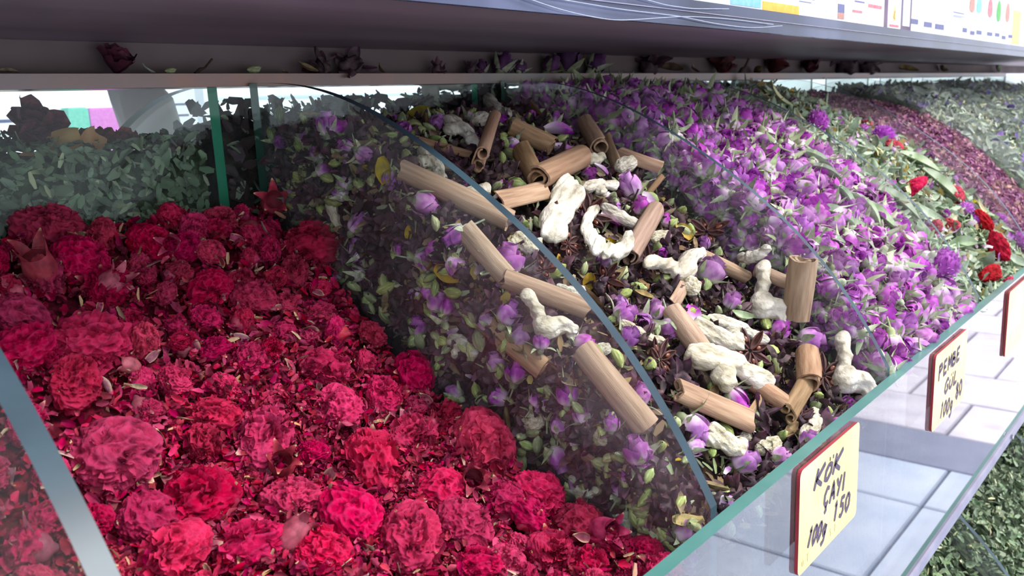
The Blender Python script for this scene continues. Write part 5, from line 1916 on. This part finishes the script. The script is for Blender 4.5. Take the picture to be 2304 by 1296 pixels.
# ---- bin 5: petal crumbs, bins 6-9: grey green herbs
heap('petal_heap', 5, 'petal_bed', 'bed of purple petal crumbs in the fifth bin', seed=31)
it = scatter_scraps(5, 5200, [(S_PET, 1)], (0.004, 0.009), lift=(-0.001, 0.005), spread=0.7, wall=700)
stuff('petal_crumbs', it, 'small purple and tan petal crumbs filling the fifth bin', 'petals', 7)
for i in (6, 7, 8, 9):
    nm = {6: 'sixth', 7: 'seventh', 8: 'eighth', 9: 'last'}[i]
    heap('grey_herb_heap', i, 'herb_bed', 'bed of grey green herbs in the %s bin' % nm, seed=31+i)
    x0_, x1_ = XR[i]
    for x, y in darts(60 if i < 8 else 25, x0_+0.01, x1_-0.01, 0.01, 0.325, 0.02):
        z = float(pile(i, x, y))
        single('grey_leaf', random.choice(GREYL), pose((x, y, z+random.uniform(0, .006)), rand_dir(pile_n(i, x, y), .8), random.uniform(0, 6.28), random.uniform(.018, .036)), 'curled grey green leaf heaped in the %s bin' % nm, 'leaf', 'leaves in the %s bin' % nm)
    for x, y in darts(14, x0_+0.01, x1_-0.01, 0.01, 0.325, 0.04):
        z = float(pile(i, x, y))
        single('lavender_bit', random.choice(LAV), pose((x, y, z+.006), rand_dir(pile_n(i, x, y), .7), random.uniform(0, 6.28), random.uniform(.014, .024)), 'violet blossom scrap on the herbs of the %s bin' % nm, 'petal', 'violet scraps in the %s bin' % nm)
    it = scatter_scraps(i, 1300, [(S_GREY, 5), (S_PALE, 0.8), (S_LAV, 0.5)], (0.007, 0.018), lift=(-0.001, 0.007), spread=0.9)
    stuff('grey_herb_scraps', it, 'grey green herb scraps of the %s bin' % nm, 'dried herbs', 40+i)

# ---- lower tier: green leaf flakes
def lpile(x, y):
    return np.interp(np.asarray(y)-LY, ARC[:, 0], ARC[:, 1])*0.96+LZ-0.022 + 0.004*_bump(np.stack([np.asarray(x)*30., np.asarray(y)*30., np.asarray(x)*0+3], -1))


LN = Vector((0, -0.8, 0.8)).normalized()
for n in range(1, 6):
    tag(heap('green_flake_heap', 1, 'flake_bed', 'bed of dark green leaf flakes in lower bin %s' % 'abcdef'[n], pilef=lpile, xr=(n*W, n*W+W), y0=LY+0.001, y1=0.06, zb=LZ-0.15, seed=60+n, nx=40, ny=30), 'dark green leaf flakes in the %s lower bin' % ['', 'first', 'second', 'third', 'fourth', 'fifth'][n], 'dried herbs', kind='stuff')
sp = [(x, y) for x, y in darts(700, W+0.01, 1.2, LY+0.004, 0.045, 0.0075) if abs(x/W-round(x/W))*W > 0.008]
sp.sort(key=lambda q: cdist(q[0], q[1], LZ+0.1) if q[0] > 0.3 else 9)
rest = []
for k_, (x, y) in enumerate(sp):
    M = pose((x, y, float(lpile(x, y))+random.uniform(0, .004)), rand_dir(LN, .6), random.uniform(0, 6.28), random.uniform(.007, .014))
    nb = 'second' if x < 0.5 else ('third' if x < 0.75 else 'farther')
    if k_ < 290:
        single('leaf_flake', random.choice(FLAKE), M, 'dark green leaf flake in the lower tier %s bin' % {'second': 'nearest', 'third': 'middle', 'farther': 'far'}[nb], 'leaf', 'leaf flakes in the lower tier, '+nb)
    else:
        rest.append((random.choice(FLAKE), M))
for _ in range(5200):
    x, y = random.uniform(W+0.006, 1.2), random.uniform(LY+0.002, 0.055)
    if abs(x/W-round(x/W))*W < 0.006:
        continue
    rest.append((random.choice(S_FLK if random.random() < 0.93 else S_PALE), pose((x, y, float(lpile(x, y))+random.uniform(-.001, .004)), rand_dir(LN, .7), random.uniform(0, 6.28), random.uniform(.004, .010))))
stuff('green_flake_scraps', rest, 'small dark green leaf scraps of the lower tier', 'dried herbs', 50)

# ---- rear bins seen through the back panel
def rpile(x, y):
    b = np.where(np.asarray(x) < -0.02, 0.171, np.where(np.asarray(x) < 0.22, 0.184, 0.2))
    return b - np.clip((np.asarray(y)-0.40), 0, 1)*0.62 + 0.008*_bump(np.stack([np.asarray(x)*20., np.asarray(y)*20., np.asarray(x)*0+8], -1))


RN = Vector((0, -0.2, 1)).normalized()
for k_, (a, b, lab) in enumerate(((-0.772, -0.522, 'outermost'), (-0.522, -0.272, 'second'), (-0.272, -0.022, 'third'), (-0.022, 0.228, 'fourth'), (0.228, 0.478, 'fifth'), (0.478, 0.9, 'sixth'))):
    tag(heap('rear_herb_heap', 1, 'herb_bed' if k_ < 3 else 'dark_bed', 'x', pilef=rpile, xr=(a, b), y0=0.358, y1=0.66, zb=-0.16, seed=80+k_, nx=36, ny=36, amp=0.005), 'heap of dried herbs in the %s rear bin beyond the back panel' % lab, 'dried herbs', kind='stuff')
for x, y in darts(170, -0.36, -0.03, 0.352, 0.45, 0.0095):  # rear leaves and scraps take a darker leaf colour in place of shade
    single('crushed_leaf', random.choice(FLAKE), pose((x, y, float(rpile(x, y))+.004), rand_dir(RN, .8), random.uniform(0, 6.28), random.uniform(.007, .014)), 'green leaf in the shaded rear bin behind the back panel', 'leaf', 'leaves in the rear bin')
rest = [(random.choice(S_FLK if random.random() < 0.85 else S_PALE), pose((x, y, float(rpile(x, y))+random.uniform(0, .006)), rand_dir(RN, .8), random.uniform(0, 6.28), random.uniform(.005, .012)))
        for x, y in [(random.uniform(-0.6, -0.03), random.uniform(0.35, 0.55)) for _ in range(3200)]]
for _ in range(2600):       # the rear heap pressed on the back panel
    x = random.uniform(-0.5, -0.03)
    z = random.uniform(0.08, float(rpile(x, 0.36)))
    rest.append((random.choice(S_FLK if random.random() < 0.85 else S_PALE), pose((x, 0.3475+random.uniform(0, .004), z), rand_dir((0, -1, 0.3), .6), random.uniform(0, 6.28), random.uniform(.004, .012))))
stuff('rear_herb_scraps', rest, 'green leaf scraps of the rear bin behind the back panel', 'dried herbs', 51)
rest = [(random.choice(S_DARK if random.random() < 0.8 else S_GRN), pose((x, y, float(rpile(x, y))+random.uniform(0, .01)), rand_dir(RN, .8), random.uniform(0, 6.28), random.uniform(.008, .018)))
        for x, y in [(random.uniform(-0.015, 0.85), random.uniform(0.35, 0.5)) for _ in range(1300)]]
for _ in range(800):
    x = random.uniform(-0.015, 0.4)
    rest.append((random.choice(S_DARK if random.random() < 0.75 else S_GRN), pose((x, 0.3475+random.uniform(0, .004), random.uniform(0.08, float(rpile(x, 0.36)))), rand_dir((0, -1, 0.3), .6), random.uniform(0, 6.28), random.uniform(.008, .016))))
stuff('rear_dark_scraps', rest, 'dark petals heaped in the rear bins beyond the back panel', 'dried herbs', 52)


def rear_at(px, py, y=0.375):
    return Vector(on_plane(1, y, px, py))


for k_, (px, py, dia, lab) in enumerate([(60, 245, 130, 'large dark red rose behind the back panel, leftmost'), (75, 290, 110, 'dark rose just below the leftmost one behind the panel'), (180, 300, 60, 'dim red rose right of the dark pair behind the panel'), (225, 295, 60, 'rusty red rose in the middle behind the back panel'),
                                          (275, 305, 80, 'orange red rose behind the back panel'), (365, 315, 110, 'dark red rose in the right of the rear bin'), (425, 335, 50, 'small dark bloom beside the green edged pane')]):
    p = rear_at(px, py)
    s = pxm(dia, float(np.linalg.norm(np.array(p)-CAM)))
    single('dried_rose', DROSE[k_ % 3], pose(p-Vector((0, 0, s*0.35)), rand_dir((0, -0.5, 0.8), .3), random.uniform(0, 6.28), s*0.75), lab, 'dried rose', 'dark roses in the rear bin')
for px, py, dia, lab in [(145, 310, 60, 'apricot petal behind the back panel'), (205, 320, 50, 'pale apricot petal right of the other behind the panel'), (65, 360, 34, 'small cream petal low in the rear bin')]:
    p = rear_at(px, py, 0.362)
    s = pxm(dia, float(np.linalg.norm(np.array(p)-CAM)))
    single('apricot_petal', random.choice(APRI), pose(p, rand_dir((-0.2, -1, 0.3), .3), random.uniform(0, 6.28), s), lab, 'petal', 'apricot petals in the rear bin')

# ---- fallen bits on the ledge under the shelf
def ledge_at(px, y=0.342):
    return Vector((float(on_plane(1, y, px, 165)[0]), y, 0.2158))


for px, kind, dia, lab in [(262, 'rose', 78, 'dark red dried rose lying on the ledge under the shelf'), (330, 'leaf', 40, 'small olive leaf beside the rose on the ledge'), (384, 'pod', 26, 'tiny pod on the ledge'), (20, 'brown', 36, 'brown scrap at the near end of the ledge'),
                           (440, 'stem', 44, 'bent black twig on the ledge'), (572, 'pod', 36, 'dark seed pod on the ledge near the second twig'), (640, 'brown', 30, 'thin brown scrap on the ledge'), (690, 'brown', 50, 'flat brown leaf on the ledge left of the dark clump'), (725, 'hib', 50, 'first dark clump on the ledge'),
                           (790, 'hib', 66, 'largest dark clump on the ledge'), (850, 'brown', 50, 'dark curled leaf right of the largest clump'), (985, 'hib', 34, 'small dark clump on the ledge above the ginger'), (1060, 'hib', 34, 'dark scrap on the ledge before the rosebuds'), (1085, 'bud', 30, 'small dark rosebud first on the ledge'),
                           (1132, 'bud', 46, 'upright dark rosebud on the ledge'), (1170, 'bud', 30, 'little dark rosebud right of the upright one'), (1240, 'bud', 40, 'dark rosebud on the ledge over the divider corner'), (1278, 'bud', 62, 'largest dark rosebud on the ledge'), (1340, 'bud', 44, 'dark rosebud with sepals behind the heap'),
                           (1460, 'hib', 60, 'dark heap scrap hanging over the ledge'), (1510, 'brown', 60, 'long dark leaf on the ledge'), (1560, 'brown', 50, 'bent dark leaf with a hooked stem on the ledge'), (1618, 'rose', 60, 'dark crimson rose on the ledge over the rosebud bin'), (1665, 'stem', 44, 'upright dark stem between two crimson roses'),
                           (1735, 'rose', 60, 'second dark crimson rose on the ledge'), (1700, 'brown', 40, 'brown leaf between the crimson roses'), (1820, 'rose', 44, 'dark magenta rose at the far part of the ledge'), (1900, 'hib', 60, 'dark clump on the far part of the ledge'), (1950, 'hib', 44, 'second dark clump on the far part of the ledge'),
                           (2040, 'brown', 44, 'brown twig scrap far along the ledge'), (2120, 'brown', 40, 'olive scrap far along the ledge'), (2240, 'leaf', 36, 'yellow green tuft at the far end of the ledge')]:
    p = ledge_at(px)
    s = pxm(dia, float(np.linalg.norm(np.array(p)-CAM)))
    g_ = 'fallen bits on the ledge'
    if kind == 'rose':
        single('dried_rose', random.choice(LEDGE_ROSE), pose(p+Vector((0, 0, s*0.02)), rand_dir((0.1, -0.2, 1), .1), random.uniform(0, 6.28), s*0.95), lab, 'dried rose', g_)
    elif kind == 'leaf':
        single('herb_leaf', LEAF[0], pose(p+Vector((0, 0, s*0.15)), rand_dir((0, -0.6, 1), .2), 1.4, s), lab, 'leaf', g_)
    elif kind == 'brown':
        single('brown_leaf', random.choice(BARKL), pose(p+Vector((0, 0, s*0.12)), rand_dir((0, -0.5, 1), .3), 1.5, s), lab, 'leaf', g_)
    elif kind == 'pod':
        single('green_pod', POD[0], pose(p+Vector((0, 0, s*0.26)), (1, 0.1, 0.1), 0.3, s), lab, 'pod', g_)
    elif kind == 'hib':
        single('hibiscus_calyx', random.choice(HIB), pose(p+Vector((0, 0, s*0.25)), rand_dir((0, 0, 1), .4), random.uniform(0, 6.28), s), lab, 'hibiscus', g_)
    elif kind == 'bud':
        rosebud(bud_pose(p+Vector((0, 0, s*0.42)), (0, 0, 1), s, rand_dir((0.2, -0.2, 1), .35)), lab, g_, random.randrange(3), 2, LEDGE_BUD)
    else:
        single('twig', tube([(0, 0, 0.0), (0.25, 0, 0.22), (0.5, 0, 0.28), (0.95, 0, 0.7)], [0.12, 0.09, 0.05, 0.06], 6).mesh('twig', ['stem_dark']), Matrix.Translation(p) @ Matrix.Scale(s, 4), lab, 'twig', g_)

# ---- what stands beyond, seen under the shelf
TZ = -0.06
tb = tag(empty('stock_table', Matrix.Translation((0.2, 1.4, ZF))), 'plain grey table with spare stock beyond the rear bins', 'table')
to = Vector((-0.2, -1.4, -ZF))
part('table_top', MB().box((-1.6, 1.0, TZ-0.025), (2.0, 1.8, TZ)), ['base_strip'], tb, to)
for lx in (-1.55, 1.92):
    for ly in (1.03, 1.74):
        part('leg', MB().box((lx, ly, ZF), (lx+0.04, ly+0.04, TZ-0.025)), ['base_strip'], tb, to)


def far_panel(px0, px1, py0, y, m, name, label, cat, th=0.03, z0=TZ, prints=()):
    x0, x1 = on_plane(1, y, px0, 230)[0], on_plane(1, y, px1, 230)[0]
    z1 = on_plane(1, y, (px0+px1)/2, py0)[2]
    r = tag(empty(name, Matrix.Translation(((x0+x1)/2, y, z0))), label, cat, 'stock beyond the stall')
    off = Vector((-(x0+x1)/2, -y, -z0))
    part('box', MB().box((x0, y, z0), (x1, y+th, z1)), [m], r, off)
    part('flap', MB().box((x0+0.002, y+0.002, z1), (x1-0.002, y+th-0.002, z1+0.002)), [m], r, off)
    for (u0, u1, v0, v1, mm) in prints:
        part('print', MB().box((x0+(x1-x0)*u0, y-0.0006, z0+(z1-z0)*v0), (x0+(x1-x0)*u1, y-0.0001, z0+(z1-z0)*v1)), [mm], r, off)
    return z1


za = far_panel(-400, 290, 212, 1.25, 'carton_white', 'stock_carton', 'wide white carton standing beyond the rear bins', 'carton', 0.2, prints=((0.1, 0.9, 0.86, 0.875, 'print_grey'), (0.3, 0.95, 0.8, 0.81, 'print_pale')))
far_panel(150, 196, 245, 1.19, 'teal_paper', 'paper_packet', 'teal paper packet in front of the white carton beyond', 'packet')
far_panel(198, 285, 245, 1.2, 'pink_paper', 'paper_packet', 'pink paper packet right of the teal one beyond', 'packet')
far_panel(-400, 288, 150, 1.26, 'peach_card', 'stock_carton', 'peach coloured carton lying on top of the wide white one', 'carton', 0.18, z0=za+0.0025)
far_panel(345, 440, 195, 1.22, 'carton_white', 'stock_carton', 'white printed carton right of the film bag beyond', 'carton', 0.12, prints=((0.05, 0.2, 0.6, 0.95, 'print_pale'), (0.3, 0.9, 0.9, 0.91, 'print_grey'), (0.3, 0.8, 0.84, 0.85, 'print_grey'), (0.3, 0.9, 0.7, 0.71, 'print_grey')))
far_panel(460, 1200, 150, 1.5, 'carton_white', 'stock_carton', 'long white carton beyond the dark rear heap', 'carton', 0.2, prints=((0.02, 0.5, 0.9, 0.93, 'peach_card'), (0.02, 0.6, 0.8, 0.82, 'print_pale')))
# clear film bag hanging from the shelf
p = Vector(on_plane(1, 0.85, 300, 180))
p.z = 0.2348
mb = MB()
rings = []
for q, (r_, dz) in enumerate(((0.030, 0.0), (0.036, -0.02), (0.036, -0.06), (0.032, -0.1), (0.026, -0.15), (0.02, -0.2))):
    rings.append([(r_*(1+0.12*math.sin(5*a+q))*math.cos(a)+0.008*q, r_*0.6*math.sin(a), dz) for a in np.linspace(0, 2*math.pi, 22, endpoint=False)])
mb.grid(np.array(rings), None, 0, close_v=True)
for kk in (0, -1):
    Vv = np.array(rings[kk])
    mb.poly(np.vstack([Vv, Vv.mean(0)]), [(i, (i+1) % 22, 22) for i in range(22)])
tag(obj('film_bag', mb.mesh('film_bag', ['bag_film']), None, Matrix.Translation(p)), 'grey translucent film bag hanging beyond the rear bins', 'bag', 'stock beyond the stall')
